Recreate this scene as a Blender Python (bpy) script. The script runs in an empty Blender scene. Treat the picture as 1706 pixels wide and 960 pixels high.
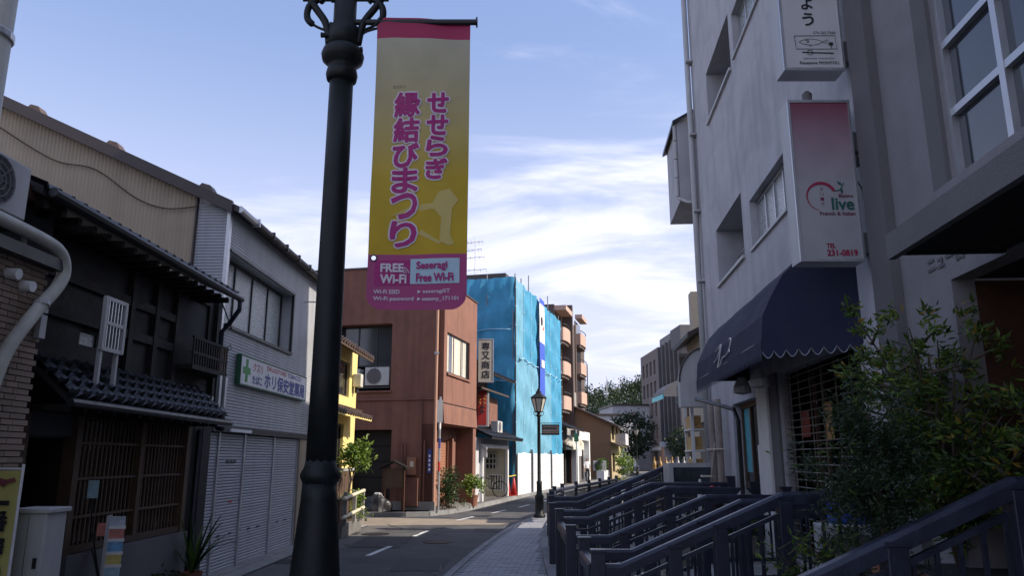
import bpy, math, random
from mathutils import Vector, Matrix
R = math.radians
random.seed(7)
sc = bpy.context.scene
COL = sc.collection

# ------------------------------------------------------------------ camera
cam = bpy.data.cameras.new('camera'); cam_o = bpy.data.objects.new('camera', cam); COL.objects.link(cam_o)
cam.sensor_width = 36.0; cam.lens = 36.0 * 1265.0 / 1706.0
cam.clip_start = .05; cam.clip_end = 3000
cam_o.location = (0, 0, 1.7); cam_o.rotation_euler = (R(90 + 12.7), 0, 0)
sc.camera = cam_o

# ------------------------------------------------------------------ sky and sun
SUN_AZ, SUN_EL = 98.5, 36.0          # azimuth clockwise from +Y
sun_dir = Vector((math.sin(R(SUN_AZ)) * math.cos(R(SUN_EL)), math.cos(R(SUN_AZ)) * math.cos(R(SUN_EL)), math.sin(R(SUN_EL))))
w = bpy.data.worlds.new('World'); sc.world = w; w.use_nodes = True
nt = w.node_tree; N = nt.nodes; L = nt.links
for n in list(N): N.remove(n)
wo = N.new('ShaderNodeOutputWorld'); bg = N.new('ShaderNodeBackground'); sky = N.new('ShaderNodeTexSky')
sky.sky_type = 'NISHITA'; sky.sun_disc = False; sky.sun_elevation = R(SUN_EL); sky.sun_rotation = R(SUN_AZ)
sky.air_density = 1.3; sky.dust_density = 2.2; sky.ozone_density = 1.6; sky.altitude = 30
bg.inputs['Strength'].default_value = .12
tc = N.new('ShaderNodeTexCoord'); sep = N.new('ShaderNodeSeparateXYZ'); L.new(tc.outputs['Generated'], sep.inputs[0])
def mth(op, a, b=None, c=None):
    n = N.new('ShaderNodeMath'); n.operation = op
    for i, x in enumerate((a, b, c)):
        if x is None: continue
        if isinstance(x, (int, float)): n.inputs[i].default_value = x
        else: L.new(x, n.inputs[i])
    return n.outputs[0]
zz = mth('ADD', mth('MAXIMUM', sep.outputs[2], 0.0), .22)
cx = mth('DIVIDE', sep.outputs[0], zz); cy = mth('DIVIDE', sep.outputs[1], zz)
cmb = N.new('ShaderNodeCombineXYZ'); L.new(cx, cmb.inputs[0]); L.new(cy, cmb.inputs[1])
mp = N.new('ShaderNodeMapping'); L.new(cmb.outputs[0], mp.inputs[0])
mp.inputs['Rotation'].default_value = (0, 0, R(24)); mp.inputs['Scale'].default_value = (.75, 1.7, 1); mp.inputs['Location'].default_value = (3.35, 1.2, 0)
n1 = N.new('ShaderNodeTexNoise'); n1.inputs['Scale'].default_value = 1.25; n1.inputs['Detail'].default_value = 9; n1.inputs['Roughness'].default_value = .58; n1.inputs['Distortion'].default_value = 1.1
L.new(mp.outputs[0], n1.inputs['Vector'])
n2 = N.new('ShaderNodeTexNoise'); n2.inputs['Scale'].default_value = .55; n2.inputs['Detail'].default_value = 3
L.new(mp.outputs[0], n2.inputs['Vector'])
mix = mth('ADD', mth('MULTIPLY', n1.outputs[0], .62), mth('MULTIPLY', n2.outputs[0], .38))
rmp = N.new('ShaderNodeMapRange'); rmp.interpolation_type = 'SMOOTHSTEP'
rmp.inputs['From Min'].default_value = .46; rmp.inputs['From Max'].default_value = .65; rmp.inputs['To Max'].default_value = .9
L.new(mix, rmp.inputs['Value'])
cm = N.new('ShaderNodeMixRGB'); cm.inputs['Color2'].default_value = (7.6, 7.8, 8.3, 1)
L.new(rmp.outputs[0], cm.inputs['Fac']); L.new(sky.outputs[0], cm.inputs['Color1'])
veil = N.new('ShaderNodeMixRGB'); veil.inputs['Fac'].default_value = .50; veil.inputs['Color2'].default_value = (2.45, 3.5, 5.7, 1)   # thin high haze over the whole sky
L.new(sky.outputs[0], veil.inputs['Color1'])
hz = N.new('ShaderNodeMapRange'); hz.interpolation_type = 'SMOOTHSTEP'; hz.inputs['From Min'].default_value = .56; hz.inputs['From Max'].default_value = .06; hz.inputs['To Max'].default_value = .72
L.new(sep.outputs[2], hz.inputs['Value'])
hm = N.new('ShaderNodeMixRGB'); hm.inputs['Color2'].default_value = (5.9, 6.2, 6.9, 1); L.new(hz.outputs[0], hm.inputs['Fac']); L.new(veil.outputs[0], hm.inputs['Color1'])
L.new(hm.outputs[0], cm.inputs['Color1'])
tint = N.new('ShaderNodeMixRGB'); tint.blend_type = 'MULTIPLY'; tint.inputs['Fac'].default_value = 1; tint.inputs['Color2'].default_value = (.99, .955, 1.06, 1)
L.new(cm.outputs[0], tint.inputs['Color1'])
L.new(tint.outputs[0], bg.inputs['Color']); L.new(bg.outputs[0], wo.inputs[0])
sl = bpy.data.lights.new('sun', 'SUN'); sl.energy = 5.0; sl.angle = R(.53); sl.color = (1, .90, .76)
so = bpy.data.objects.new('sun', sl); COL.objects.link(so); so.rotation_euler = sun_dir.to_track_quat('Z', 'Y').to_euler()
so.location = (30, 0, 40)
vs = sc.view_settings; vs.view_transform = 'Standard'; vs.look = 'None'; vs.exposure = 0.5; vs.gamma = 1; vs.use_curve_mapping = False
sc.cycles.use_denoising = True
sc.cycles.max_bounces = 6; sc.cycles.diffuse_bounces = 3; sc.cycles.transparent_max_bounces = 8

# ------------------------------------------------------------------ helpers
def tag(o, label=None, cat=None, group=None, kind=None):
    if label: o['label'] = label
    if cat: o['category'] = cat
    if group: o['group'] = group
    if kind: o['kind'] = kind
    return o
def thing(name, label, cat, loc=(0, 0, 0), rz=0, group=None):
    o = bpy.data.objects.new(name, None); COL.objects.link(o); o.empty_display_size = .2
    o.location = loc; o.rotation_euler = (0, 0, rz)
    return tag(o, label, cat, group)
def link(name, me, parent=None, loc=(0, 0, 0), rot=(0, 0, 0), scale=(1, 1, 1)):
    o = bpy.data.objects.new(name, me); COL.objects.link(o)
    o.parent = parent; o.location = loc; o.rotation_euler = rot; o.scale = scale
    return o

class MB:
    def __init__(s): s.v = []; s.f = []; s.m = []; s.mi = 0
    def add(s, vs, fs):
        b = len(s.v); s.v += [tuple(p) for p in vs]
        for f in fs: s.f.append(tuple(b + i for i in f)); s.m.append(s.mi)
        return s
    def quad(s, a, b, c, d): return s.add((a, b, c, d), ((0, 1, 2, 3),))
    def box(s, x0, x1, y0, y1, z0, z1):
        if x0 > x1: x0, x1 = x1, x0
        if y0 > y1: y0, y1 = y1, y0
        if z0 > z1: z0, z1 = z1, z0
        v = [(x, y, z) for z in (z0, z1) for y in (y0, y1) for x in (x0, x1)]
        return s.add(v, ((0, 2, 3, 1), (4, 5, 7, 6), (0, 1, 5, 4), (2, 6, 7, 3), (0, 4, 6, 2), (1, 3, 7, 5)))
    def hexa(s, p):   # 8 points: bottom 4 ccw then top 4
        return s.add(p, ((3, 2, 1, 0), (4, 5, 6, 7), (0, 1, 5, 4), (1, 2, 6, 5), (2, 3, 7, 6), (3, 0, 4, 7)))
    def prism(s, poly, a0, a1, axis='x'):
        n = len(poly)
        def P(u, v, a): return (a, u, v) if axis == 'x' else ((u, a, v) if axis == 'y' else (u, v, a))
        vs = [P(u, v, a0) for u, v in poly] + [P(u, v, a1) for u, v in poly]
        fs = [tuple(range(n)), tuple(range(2 * n - 1, n - 1, -1))] + [(i, i + n, (i + 1) % n + n, (i + 1) % n) for i in range(n)]
        return s.add(vs, fs)
    def tube(s, pts, r, n=8, cap=True):
        pts = [Vector(p) for p in pts]; k = len(pts)
        rs = r if isinstance(r, (list, tuple)) else [r] * k
        up = Vector((0, 0, 1)); prev = None; b = len(s.v)
        for i, p in enumerate(pts):
            t = (pts[min(i + 1, k - 1)] - pts[max(i - 1, 0)])
            t = t.normalized() if t.length > 1e-9 else Vector((0, 0, 1))
            if prev is None:
                a = t.cross(up) if abs(t.dot(up)) < .95 else t.cross(Vector((1, 0, 0)))
            else: a = prev - t * prev.dot(t)
            a.normalize(); prev = a; c = t.cross(a)
            for j in range(n):
                q = 2 * math.pi * j / n
                s.v.append(tuple(p + (a * math.cos(q) + c * math.sin(q)) * rs[i]))
        for i in range(k - 1):
            for j in range(n):
                s.f.append((b + i * n + j, b + i * n + (j + 1) % n, b + (i + 1) * n + (j + 1) % n, b + (i + 1) * n + j)); s.m.append(s.mi)
        if cap:
            s.f.append(tuple(b + j for j in range(n - 1, -1, -1))); s.m.append(s.mi)
            s.f.append(tuple(b + (k - 1) * n + j for j in range(n))); s.m.append(s.mi)
        return s
    def lathe(s, prof, n=20, cx=0, cy=0, flute=0, fr=.0):
        b = len(s.v); k = len(prof)
        for r, z in prof:
            for j in range(n):
                q = 2 * math.pi * j / n
                rr = r * (1 - (fr if flute and j % 2 else 0))
                s.v.append((cx + rr * math.cos(q), cy + rr * math.sin(q), z))
        for i in range(k - 1):
            for j in range(n):
                s.f.append((b + i * n + j, b + i * n + (j + 1) % n, b + (i + 1) * n + (j + 1) % n, b + (i + 1) * n + j)); s.m.append(s.mi)
        s.f.append(tuple(b + j for j in range(n - 1, -1, -1))); s.m.append(s.mi)
        s.f.append(tuple(b + (k - 1) * n + j for j in range(n))); s.m.append(s.mi)
        return s
    def grid(s, fn, nu, nv):
        b = len(s.v)
        for i in range(nu + 1):
            for j in range(nv + 1): s.v.append(tuple(fn(i / nu, j / nv)))
        for i in range(nu):
            for j in range(nv):
                a = b + i * (nv + 1) + j
                s.f.append((a, a + nv + 1, a + nv + 2, a + 1)); s.m.append(s.mi)
        return s
    def mesh(s, name, mats, smooth=False):
        me = bpy.data.meshes.new(name); me.from_pydata(s.v, [], s.f)
        for m in (mats if isinstance(mats, (list, tuple)) else [mats]): me.materials.append(m)
        if any(s.m): me.polygons.foreach_set('material_index', s.m)
        if smooth: me.polygons.foreach_set('use_smooth', [True] * len(s.f))
        me.update(); return me
    def build(s, name, mats, parent=None, smooth=False, bevel=0, loc=(0, 0, 0), rot=(0, 0, 0)):
        o = link(name, s.mesh(name, mats, smooth), parent, loc, rot)
        if bevel:
            md = o.modifiers.new('b', 'BEVEL'); md.width = bevel; md.segments = 2; md.limit_method = 'ANGLE'
        return o

def bx(name, mat, parent, x0, x1, y0, y1, z0, z1, bevel=0):
    return MB().box(x0, x1, y0, y1, z0, z1).build(name, mat, parent, bevel=bevel)

def rects_minus(x0, x1, z0, z1, holes):
    xs = sorted({x0, x1, *[min(max(h[i], x0), x1) for h in holes for i in (0, 1)]})
    zs = sorted({z0, z1, *[min(max(h[i], z0), z1) for h in holes for i in (2, 3)]})
    for a, b in zip(xs, xs[1:]):
        run = None
        for c, d in zip(zs, zs[1:]):
            mx, mz = (a + b) / 2, (c + d) / 2
            inside = any(h[0] < mx < h[1] and h[2] < mz < h[3] for h in holes)
            if inside:
                if run: yield (a, b, run[0], run[1]); run = None
            else: run = (run[0] if run else c, d)
        if run: yield (a, b, run[0], run[1])
def wall(mb, x0, x1, z0, z1, holes=(), y=0, d=.15, depths=None, axis='x'):
    """front sheet at y with real openings whose reveals run d deep (towards +y)"""
    P = (lambda x, yy, z: (x, yy, z)) if axis == 'x' else (lambda x, yy, z: (yy, x, z))
    for a, b, c, e in rects_minus(x0, x1, z0, z1, holes):
        mb.quad(P(a, y, c), P(b, y, c), P(b, y, e), P(a, y, e))
    for k, (a, b, c, e) in enumerate(holes):
        dd = y + (depths[k] if depths else d)
        mb.quad(P(a, y, c), P(a, y, e), P(a, dd, e), P(a, dd, c)); mb.quad(P(b, y, c), P(b, dd, c), P(b, dd, e), P(b, y, e))
        mb.quad(P(a, y, e), P(b, y, e), P(b, dd, e), P(a, dd, e)); mb.quad(P(a, y, c), P(a, dd, c), P(b, dd, c), P(b, y, c))
    return mb
def window(parent, x0, x1, z0, z1, y, fmat, gmat, cols=2, rows=1, fw=.04, fd=.05, name='window', axis='x'):
    """frame mesh with one pane object per light, the pane set behind the frame's face"""
    B = (lambda m, a, b, c, d, e, f: m.box(a, b, c, d, e, f)) if axis == 'x' else (lambda m, a, b, c, d, e, f: m.box(c, d, a, b, e, f))
    m = MB(); cw = (x1 - x0) / cols; rh = (z1 - z0) / rows
    B(m, x0, x1, y, y + fd, z0, z0 + fw); B(m, x0, x1, y, y + fd, z1 - fw, z1)
    for i in range(cols + 1):
        c = x0 + i * cw; a, b = (c, c + fw) if i == 0 else ((c - fw, c) if i == cols else (c - fw / 2, c + fw / 2))
        B(m, a, b, y + .002, y + fd - .002, z0 + fw, z1 - fw)
    for j in range(1, rows): B(m, x0 + fw, x1 - fw, y + .004, y + fd - .004, z0 + j * rh - fw / 2, z0 + j * rh + fw / 2)
    o = m.build(name, fmat, parent)
    for i in range(cols):
        for j in range(rows):
            g = MB(); B(g, x0 + i * cw + fw / 2, x0 + (i + 1) * cw - fw / 2, y + fd * .5, y + fd * .5 + .006, z0 + j * rh + fw / 2, z0 + (j + 1) * rh - fw / 2)
            g.build('pane', gmat, o)
    return o

# ------------------------------------------------------------------ materials
MATS = {}
def M(name, col, rough=.75, var=.14, scale=5., bump=.15, bscale=60., metal=0., streak=0., stain=0., rnd=0., spec=.5, trans=0., coat=0.):
    m = bpy.data.materials.new(name); m.use_nodes = True; t = m.node_tree; n = t.nodes; l = t.links
    p = n['Principled BSDF']; p.inputs['Roughness'].default_value = rough; p.inputs['Metallic'].default_value = metal
    p.inputs['Specular IOR Level'].default_value = spec
    if trans: p.inputs['Transmission Weight'].default_value = trans
    if coat: p.inputs['Coat Weight'].default_value = coat
    c = n.new('ShaderNodeTexCoord')
    a = n.new('ShaderNodeTexNoise'); a.inputs['Scale'].default_value = scale; a.inputs['Detail'].default_value = 7; a.inputs['Roughness'].default_value = .62
    l.new(c.outputs['Object'], a.inputs['Vector'])
    def mr(src, f0, f1, t0, t1):
        q = n.new('ShaderNodeMapRange'); q.inputs['From Min'].default_value = f0; q.inputs['From Max'].default_value = f1
        q.inputs['To Min'].default_value = t0; q.inputs['To Max'].default_value = t1; l.new(src, q.inputs['Value']); return q.outputs[0]
    def mul(x, y):
        q = n.new('ShaderNodeMath'); q.operation = 'MULTIPLY'; l.new(x, q.inputs[0]); l.new(y, q.inputs[1]); return q.outputs[0]
    k = mr(a.outputs[0], .3, .7, 1 - var, 1 + var)
    if streak:
        mp_ = n.new('ShaderNodeMapping'); mp_.inputs['Scale'].default_value = (2.6, 2.6, .22); l.new(c.outputs['Object'], mp_.inputs[0])
        b = n.new('ShaderNodeTexNoise'); b.inputs['Scale'].default_value = 1.6; b.inputs['Detail'].default_value = 3; l.new(mp_.outputs[0], b.inputs['Vector'])
        k = mul(k, mr(b.outputs[0], .42, .72, 1.0, 1 - streak))
    if stain:
        b = n.new('ShaderNodeTexNoise'); b.inputs['Scale'].default_value = .9; b.inputs['Detail'].default_value = 4; b.inputs['Distortion'].default_value = 1.5; l.new(c.outputs['Object'], b.inputs['Vector'])
        k = mul(k, mr(b.outputs[0], .45, .7, 1.0, 1 - stain))
    if rnd:
        oi = n.new('ShaderNodeObjectInfo'); k = mul(k, mr(oi.outputs['Random'], 0, 1, 1 - rnd, 1 + rnd))
    mx = n.new('ShaderNodeVectorMath'); mx.operation = 'SCALE'; mx.inputs[0].default_value = col; l.new(k, mx.inputs['Scale'])
    l.new(mx.outputs[0], p.inputs['Base Color'])
    if bump:
        b = n.new('ShaderNodeTexNoise'); b.inputs['Scale'].default_value = bscale; b.inputs['Detail'].default_value = 4; l.new(c.outputs['Object'], b.inputs['Vector'])
        u = n.new('ShaderNodeBump'); u.inputs['Strength'].default_value = bump; u.inputs['Distance'].default_value = .01
        l.new(b.outputs[0], u.inputs['Height']); l.new(u.outputs[0], p.inputs['Normal'])
        l.new(mr(a.outputs[0], .3, .7, max(rough - .08, .03), min(rough + .08, 1)), p.inputs['Roughness'])
    MATS[name] = m
    return m
def leafM(name, col, tl=.35, rnd=.35):
    m = M(name, col, rough=.5, var=rnd, scale=3.5, bump=0)
    t = m.node_tree; n = t.nodes; l = t.links; p = n['Principled BSDF']
    tr = n.new('ShaderNodeBsdfTranslucent'); ms = n.new('ShaderNodeMixShader'); ms.inputs[0].default_value = tl
    src = p.inputs['Base Color'].links[0].from_socket; l.new(src, tr.inputs[0])
    l.new(p.outputs[0], ms.inputs[1]); l.new(tr.outputs[0], ms.inputs[2]); l.new(ms.outputs[0], n['Material Output'].inputs[0])
    return m
m_asph = M('asphalt', (.074, .073, .075), .85, .28, 2.2, .7, 160., stain=.35)
m_asph2 = M('asphalt_worn', (.105, .10, .098), .88, .2, 3., .5, 170., stain=.2)
m_pave = M('paving_stone', (.30, .30, .315), .82, .12, 8., .3, 90., rnd=.11)
m_grout = M('paving_joint', (.20, .20, .205), .9, .2, 10., .3, 90.)
m_conc = M('concrete', (.27, .265, .25), .85, .15, 4., .3, 60., streak=.2, stain=.2)
m_kerb = M('kerb_stone', (.20, .20, .20), .85, .2, 5., .3, 60., rnd=.15)
m_ground = M('ground', (.12, .115, .105), .95, .2, 1., .3, 20.)
m_paint = M('road_paint', (.62, .62, .60), .7, .25, 14., .2, 100., stain=.3)
m_stucco = M('grey_white_stucco', (.46, .46, .48), .9, .08, 2.5, .4, 130., streak=.14, stain=.18)
m_stucco2 = M('mauve_grey_stucco', (.24, .23, .24), .9, .08, 2.5, .5, 130., streak=.08, stain=.14)
m_stucco3 = M('dark_stucco', (.14, .135, .14), .9, .08, 2.5, .5, 130., streak=.08, stain=.1)
m_white = M('white_paint', (.72, .72, .70), .55, .06, 4., .08, 60., streak=.12)
m_offw = M('off_white_metal', (.46, .46, .455), .5, .07, 5., .08, 60., streak=.2)
m_alu = M('aluminium', (.50, .51, .53), .38, .06, 6., .05, 60., metal=.7)
m_black = M('black_metal', (.018, .018, .02), .45, .2, 8., .1, 90.)
m_pole = M('dark_green_iron', (.007, .010, .010), .55, .4, 9., .25, 60., stain=.3, spec=.35)
m_navyrail = M('navy_painted_steel', (.024, .028, .050), .40, .32, 9., .22, 70., streak=.2, stain=.35)
m_wood_d = M('dark_wood', (.009, .0075, .007), .75, .35, 9., .4, 45.)
m_wood_b = M('brown_wood', (.075, .043, .024), .7, .3, 9., .4, 45., rnd=.2)
m_wood_r = M('red_brown_wood', (.06, .022, .012), .7, .3, 9., .4, 45.)
m_tile_d = M('black_glazed_tile', (.013, .014, .019), .34, .2, 6., .15, 70., rnd=.3)
m_tile_b = M('brown_tile', (.075, .05, .04), .5, .2, 6., .2, 70., rnd=.25)
m_siding = M('grey_metal_siding', (.40, .41, .43), .5, .05, 3., .05, 60., metal=.15, streak=.16, stain=.08)
m_shut = M('shutter_metal', (.38, .39, .42), .48, .06, 4., .05, 60., metal=.2, streak=.12, rnd=.06)
m_beige = M('beige_metal_siding', (.38, .305, .215), .6, .06, 2., .05, 60., streak=.12, stain=.10)
m_brownroof = M('brown_metal', (.05, .036, .034), .5, .15, 5., .1, 60.)
m_yellow = M('yellow_stucco', (.66, .52, .20), .88, .07, 3., .3, 120., streak=.12)
m_brown = M('brown_stucco', (.212, .098, .069), .92, .10, 3., .8, 120., streak=.26, stain=.16)
m_brownsh = M('brown_shutter', (.27, .125, .075), .6, .06, 4., .06, 60.)
m_glass = M('dark_glass', (.02, .022, .025), .06, .2, 2., 0, spec=.8)
m_glassb = M('blue_dark_glass', (.03, .038, .045), .08, .2, 2., 0, spec=.8)
m_frost = M('frosted_glass', (.30, .33, .33), .30, .30, 26., .8, 22., spec=.6)
m_curtain = M('cream_curtain', (.62, .55, .44), .9, .12, 8., .1)
m_curtg = M('grey_curtain', (.10, .115, .12), .8, .3, 8., .1)
m_dark = M('dark_interior', (.012, .011, .011), .9, .3, 3., 0)
m_terra = M('terracotta', (.22, .09, .055), .8, .15, 8., .2)
m_brick = M('tan_brick', (.30, .225, .17), .85, .15, 9., .4, 70., rnd=.16)
m_plasd = M('shade_dark_plaster', (.055, .054, .058), .9, .15, 4., .3, 80.)  # darker stucco copy; the shade under the eaves is put into the colour
m_mortar = M('dark_mortar', (.05, .045, .04), .95, .2, 10., .3)
m_cream = M('cream_pipe', (.50, .49, .42), .55, .12, 6., .1, 60., streak=.25)
m_navy = M('navy_canvas', (.011, .014, .042), .85, .15, 4., .25, 160., streak=.15)
m_trim = M('white_trim', (.75, .75, .74), .7, .05)
m_sheet = M('blue_sheet', (.07, .36, .58), .6, .10, 2.5, .2, 30., streak=.10)
m_sheet2 = M('pale_blue_sheet', (.19, .46, .62), .6, .10, 2.5, .2, 30., streak=.12)
m_cyan = M('turquoise_reflection_and_edge', (.10, .42, .50), .15, .2, 6., 0)  # door reflections painted as colour; also the awning's own turquoise edge
m_sign_w = M('sign_white', (.60, .60, .60), .45, .05, 3., .03, 30., streak=.1)
m_water = M('canal_water', (.012, .016, .016), .08, .3, 2., .35, 9.)
m_stonew = M('canal_stone', (.13, .125, .115), .9, .25, 5., .6, 30., stain=.3)
m_green = leafM('leaf_green', (.07, .125, .022))
m_green_l = leafM('leaf_light', (.17, .25, .035))
m_green_d = leafM('leaf_dark', (.022, .042, .014))
m_green_y = leafM('leaf_yellow', (.30, .20, .03))
m_bark = M('bark', (.07, .055, .04), .9, .3, 12., .6, 40.)
m_skin = M('skin', (.45, .27, .19), .6, .05); m_hair = M('black_hair', (.012, .011, .01), .6)
m_shirt = M('white_shirt', (.70, .71, .72), .85, .06); m_pants = M('black_trousers', (.015, .015, .018), .85)
m_red = M('red_paint', (.42, .03, .025), .5, .1)
m_ink = M('black_ink', (.015, .015, .02), .7, .1)

# ------------------------------------------------------------------ lettering
TXT = {}
def text_geo(body, size, spacing=1.0):
    key = (body, size, spacing)
    if key not in TXT:
        c = bpy.data.curves.new('t', 'FONT'); c.body = body; c.size = size; c.resolution_u = 3; c.space_character = spacing
        o = bpy.data.objects.new('t', c); COL.objects.link(o); bpy.context.view_layer.update()
        me = bpy.data.meshes.new_from_object(o.evaluated_get(bpy.context.evaluated_depsgraph_get()))
        vs = [tuple(v.co) for v in me.vertices]; fs = [tuple(p.vertices) for p in me.polygons]
        bpy.data.objects.remove(o); bpy.data.curves.remove(c); bpy.data.meshes.remove(me)
        TXT[key] = (vs, fs)
    return TXT[key]
def lettering(body, w_, h_, mat, parent, x, y, z, bold=0., name='lettering', vertical=False, step=None, keep=True, center=False, dep=.0004):
    """flat print facing -y, fitted into w_ x h_ with its lower left corner at x, z (vertical: one character under another, top left at x, z)"""
    mb = MB()
    def put(chs, x, z, w_, h_):
        vs, fs = text_geo(chs, 1.0)
        if not vs: return
        a0 = min(v[0] for v in vs); a1 = max(v[0] for v in vs); b0 = min(v[1] for v in vs); b1 = max(v[1] for v in vs)
        sx = w_ / max(a1 - a0, 1e-4); sz = h_ / max(b1 - b0, 1e-4)
        if keep: sx = sz = min(sx, sz)
        ox = (w_ - (a1 - a0) * sx) / 2 if center else 0
        sh = [(0, 0)] + ([(bold * math.cos(q * math.pi / 4), bold * math.sin(q * math.pi / 4)) for q in range(8)] if bold else [])
        for i, (dx, dz) in enumerate(sh):
            mb.add([(x + ox + dx + (v[0] - a0) * sx, y - i * dep / 8, z + dz + (v[1] - b0) * sz) for v in vs], fs)
    if vertical:
        for i, ch in enumerate(body): put(ch, x, z - i * step - h_, w_, h_)
    else: put(body, x, z, w_, h_)
    return mb.build(name, mat, parent)

# ------------------------------------------------------------------ repeated builders
def smoothp(pts, k=6):
    P = [Vector(p) for p in pts]; out = []
    for i in range(len(P) - 1):
        p0, p1, p2, p3 = P[max(i - 1, 0)], P[i], P[i + 1], P[min(i + 2, len(P) - 1)]
        for j in range(k):
            t = j / k
            out.append(.5 * ((2 * p1) + (p2 - p0) * t + (2 * p0 - 5 * p1 + 4 * p2 - p3) * t * t + (3 * p1 - p0 - 3 * p2 + p3) * t ** 3))
    return out + [P[-1]]
def tile_mesh(wd, ln, mat, name='roof_tile', disc=True):
    m = MB(); n = 6
    pr = [(-wd / 2 + wd * i / n, .028 * math.cos(2 * math.pi * i / n + .6)) for i in range(n + 1)]
    vs = []
    for y in (0, ln):
        for x, z in pr: vs.append((x, y, z + .02))
        for x, z in pr: vs.append((x, y, z - .004))
    k = n + 1; fs = []
    for i in range(n):
        fs.append((i, i + 1, 2 * k + i + 1, 2 * k + i)); fs.append((i, k + i, k + i + 1, i + 1))
    m.add(vs, fs)
    if disc: m.add([(-wd * .30 + .055 * math.cos(q * math.pi / 4), -.006, .035 + .055 * math.sin(q * math.pi / 4)) for q in range(8)] + [(-wd * .30 + .055 * math.cos(q * math.pi / 4), .03, .035 + .055 * math.sin(q * math.pi / 4)) for q in range(8)],
          [tuple(range(8))] + [(i, i + 8, (i + 1) % 8 + 8, (i + 1) % 8) for i in range(8)])
    return m.mesh(name, mat, False)
def tiled_roof(parent, x0, x1, ye, ze, yt, zt, mat, wd=.24, rows=3, slab=.05, slabmat=None, piece=True):
    """slope from eave (ye, ze) up to (yt, zt), each tile an object under the part 'roof'"""
    ln = math.hypot(yt - ye, zt - ze); ang = math.atan2(zt - ze, yt - ye); cols = max(1, round((x1 - x0) / wd)); wd = (x1 - x0) / cols; rl = ln / rows
    s = MB(); s.prism([(ye, ze), (yt, zt), (yt, zt - slab), (ye, ze - slab)], x0, x1)
    roof = s.build('roof', slabmat or mat, parent)
    me = tile_mesh(wd * 1.02, rl * 1.12, mat)
    for r in range(rows):
        for c in range(cols):
            t0 = r * rl - .02
            link('roof_tile', me, roof, (x0 + (c + .5) * wd, ye + t0 * math.cos(ang), ze + t0 * math.sin(ang) + .012), (ang - .045, 0, random.uniform(-.008, .008)))
    return roof
def corrugated(x0, x1, z0, z1, pitch, depth, holes=(), y=0, axis='h', mb=None):
    """real ridges; axis h: ridges run along x, axis v: ridges run along z"""
    mb = mb or MB()
    if axis == 'h':
        n = max(1, round((z1 - z0) / pitch)); p = (z1 - z0) / n
        for i in range(n):
            a = z0 + i * p
            xs = [(x0, x1)]
            for h in holes:
                if h[2] < a + p / 2 < h[3]: xs = [q for s_, e in xs for q in ((s_, min(e, h[0])), (max(s_, h[1]), e)) if q[1] - q[0] > .01]
            for s_, e in xs:
                mb.quad((s_, y, a), (e, y, a), (e, y - depth, a + p * .35), (s_, y - depth, a + p * .35))
                mb.quad((s_, y - depth, a + p * .35), (e, y - depth, a + p * .35), (e, y - depth, a + p * .8), (s_, y - depth, a + p * .8))
                mb.quad((s_, y - depth, a + p * .8), (e, y - depth, a + p * .8), (e, y, a + p), (s_, y, a + p))
    return mb
def ac_unit(label, loc, rz, wd=.8, ht=.55, dp=.3, group=None):
    t = thing('air_conditioner_unit', label, 'air conditioner', loc, rz, group)
    MB().box(0, wd, 0, dp, .03, ht).build('casing', m_offw, t, bevel=.012)
    MB().box(.05, .12, .03, dp - .03, 0, .028).box(wd - .12, wd - .05, .03, dp - .03, 0, .028).build('foot', m_black, t)
    cx, cz, r = wd * .38, ht * .53, ht * .40
    m = MB()
    n = 20
    for rr in (r, r * .72, r * .44, r * .2):
        pts = [(cx + rr * math.cos(2 * math.pi * i / n), -.014, cz + rr * math.sin(2 * math.pi * i / n)) for i in range(n + 1)]
        m.tube(pts, .006, 5)
    for i in range(8):
        q = math.pi * i / 4; m.tube([(cx, -.014, cz), (cx + r * math.cos(q), -.014, cz + r * math.sin(q))], .005, 4)
    m.build('fan_grille', m_stucco2, t)
    MB().prism([(cx + r * 1.02 * math.cos(2 * math.pi * i / n), cz + r * 1.02 * math.sin(2 * math.pi * i / n)) for i in range(n)], -.004, .0, 'y').build('fan_opening', m_stucco3, t)
    return t
def leaf_cloud(mb, pts, n, size, spread, asp=2.2, rng=random):
    for _ in range(n):
        c = Vector(rng.choice(pts)) + Vector((rng.gauss(0, spread), rng.gauss(0, spread), rng.gauss(0, spread)))
        d = Vector((rng.gauss(0, 1), rng.gauss(0, 1), rng.gauss(.15, .8))).normalized()
        s_ = d.cross(Vector((rng.gauss(0, 1), rng.gauss(0, 1), rng.gauss(0, 1)))).normalized()
        l_ = size * rng.uniform(.7, 1.3); w_ = l_ / asp
        nrm = d.cross(s_) * (l_ * .12)
        mb.add((c, c + d * l_ * .5 + s_ * w_ * .5 - nrm, c + d * l_, c + d * l_ * .5 - s_ * w_ * .5 - nrm), ((0, 1, 2, 3),))

# ================================================================== the setting
def interp(tab):
    def fn(y):
        if y <= tab[0][0]: return tab[0][1]
        for (a, b), (c, d) in zip(tab, tab[1:]):
            if y <= c:
                t = (y - a) / (c - a); return b + (d - b) * t
        (a, b), (c, d) = tab[-2:]; return d + (y - c) * (d - b) / (c - a)
    return fn
def smooth_tab(tab, step=.5):
    f = interp(tab); out = []
    y = tab[0][0]
    while y <= tab[-1][0]:
        out.append((y, sum(f(y + k * .45) for k in range(-4, 5)) / 9)); y += step
    return interp(out)
LK = smooth_tab([(-40, -4.15), (0, -4.1), (12, -3.98), (20, -3.82), (24, -3.3), (26.5, -1.7), (34, .12), (45.6, 2.75), (60, 6.5), (90, 14.5), (130, 25)])
SL = smooth_tab([(-40, -1.4), (0, -1.42), (5, -1.36), (9, -1.15), (12, -.97), (15.8, -.60), (20.4, 0.0), (22.5, .42), (27, 1.9), (34, 3.7), (46, 6.6), (60, 10.1), (90, 18), (130, 28.5)])
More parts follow.
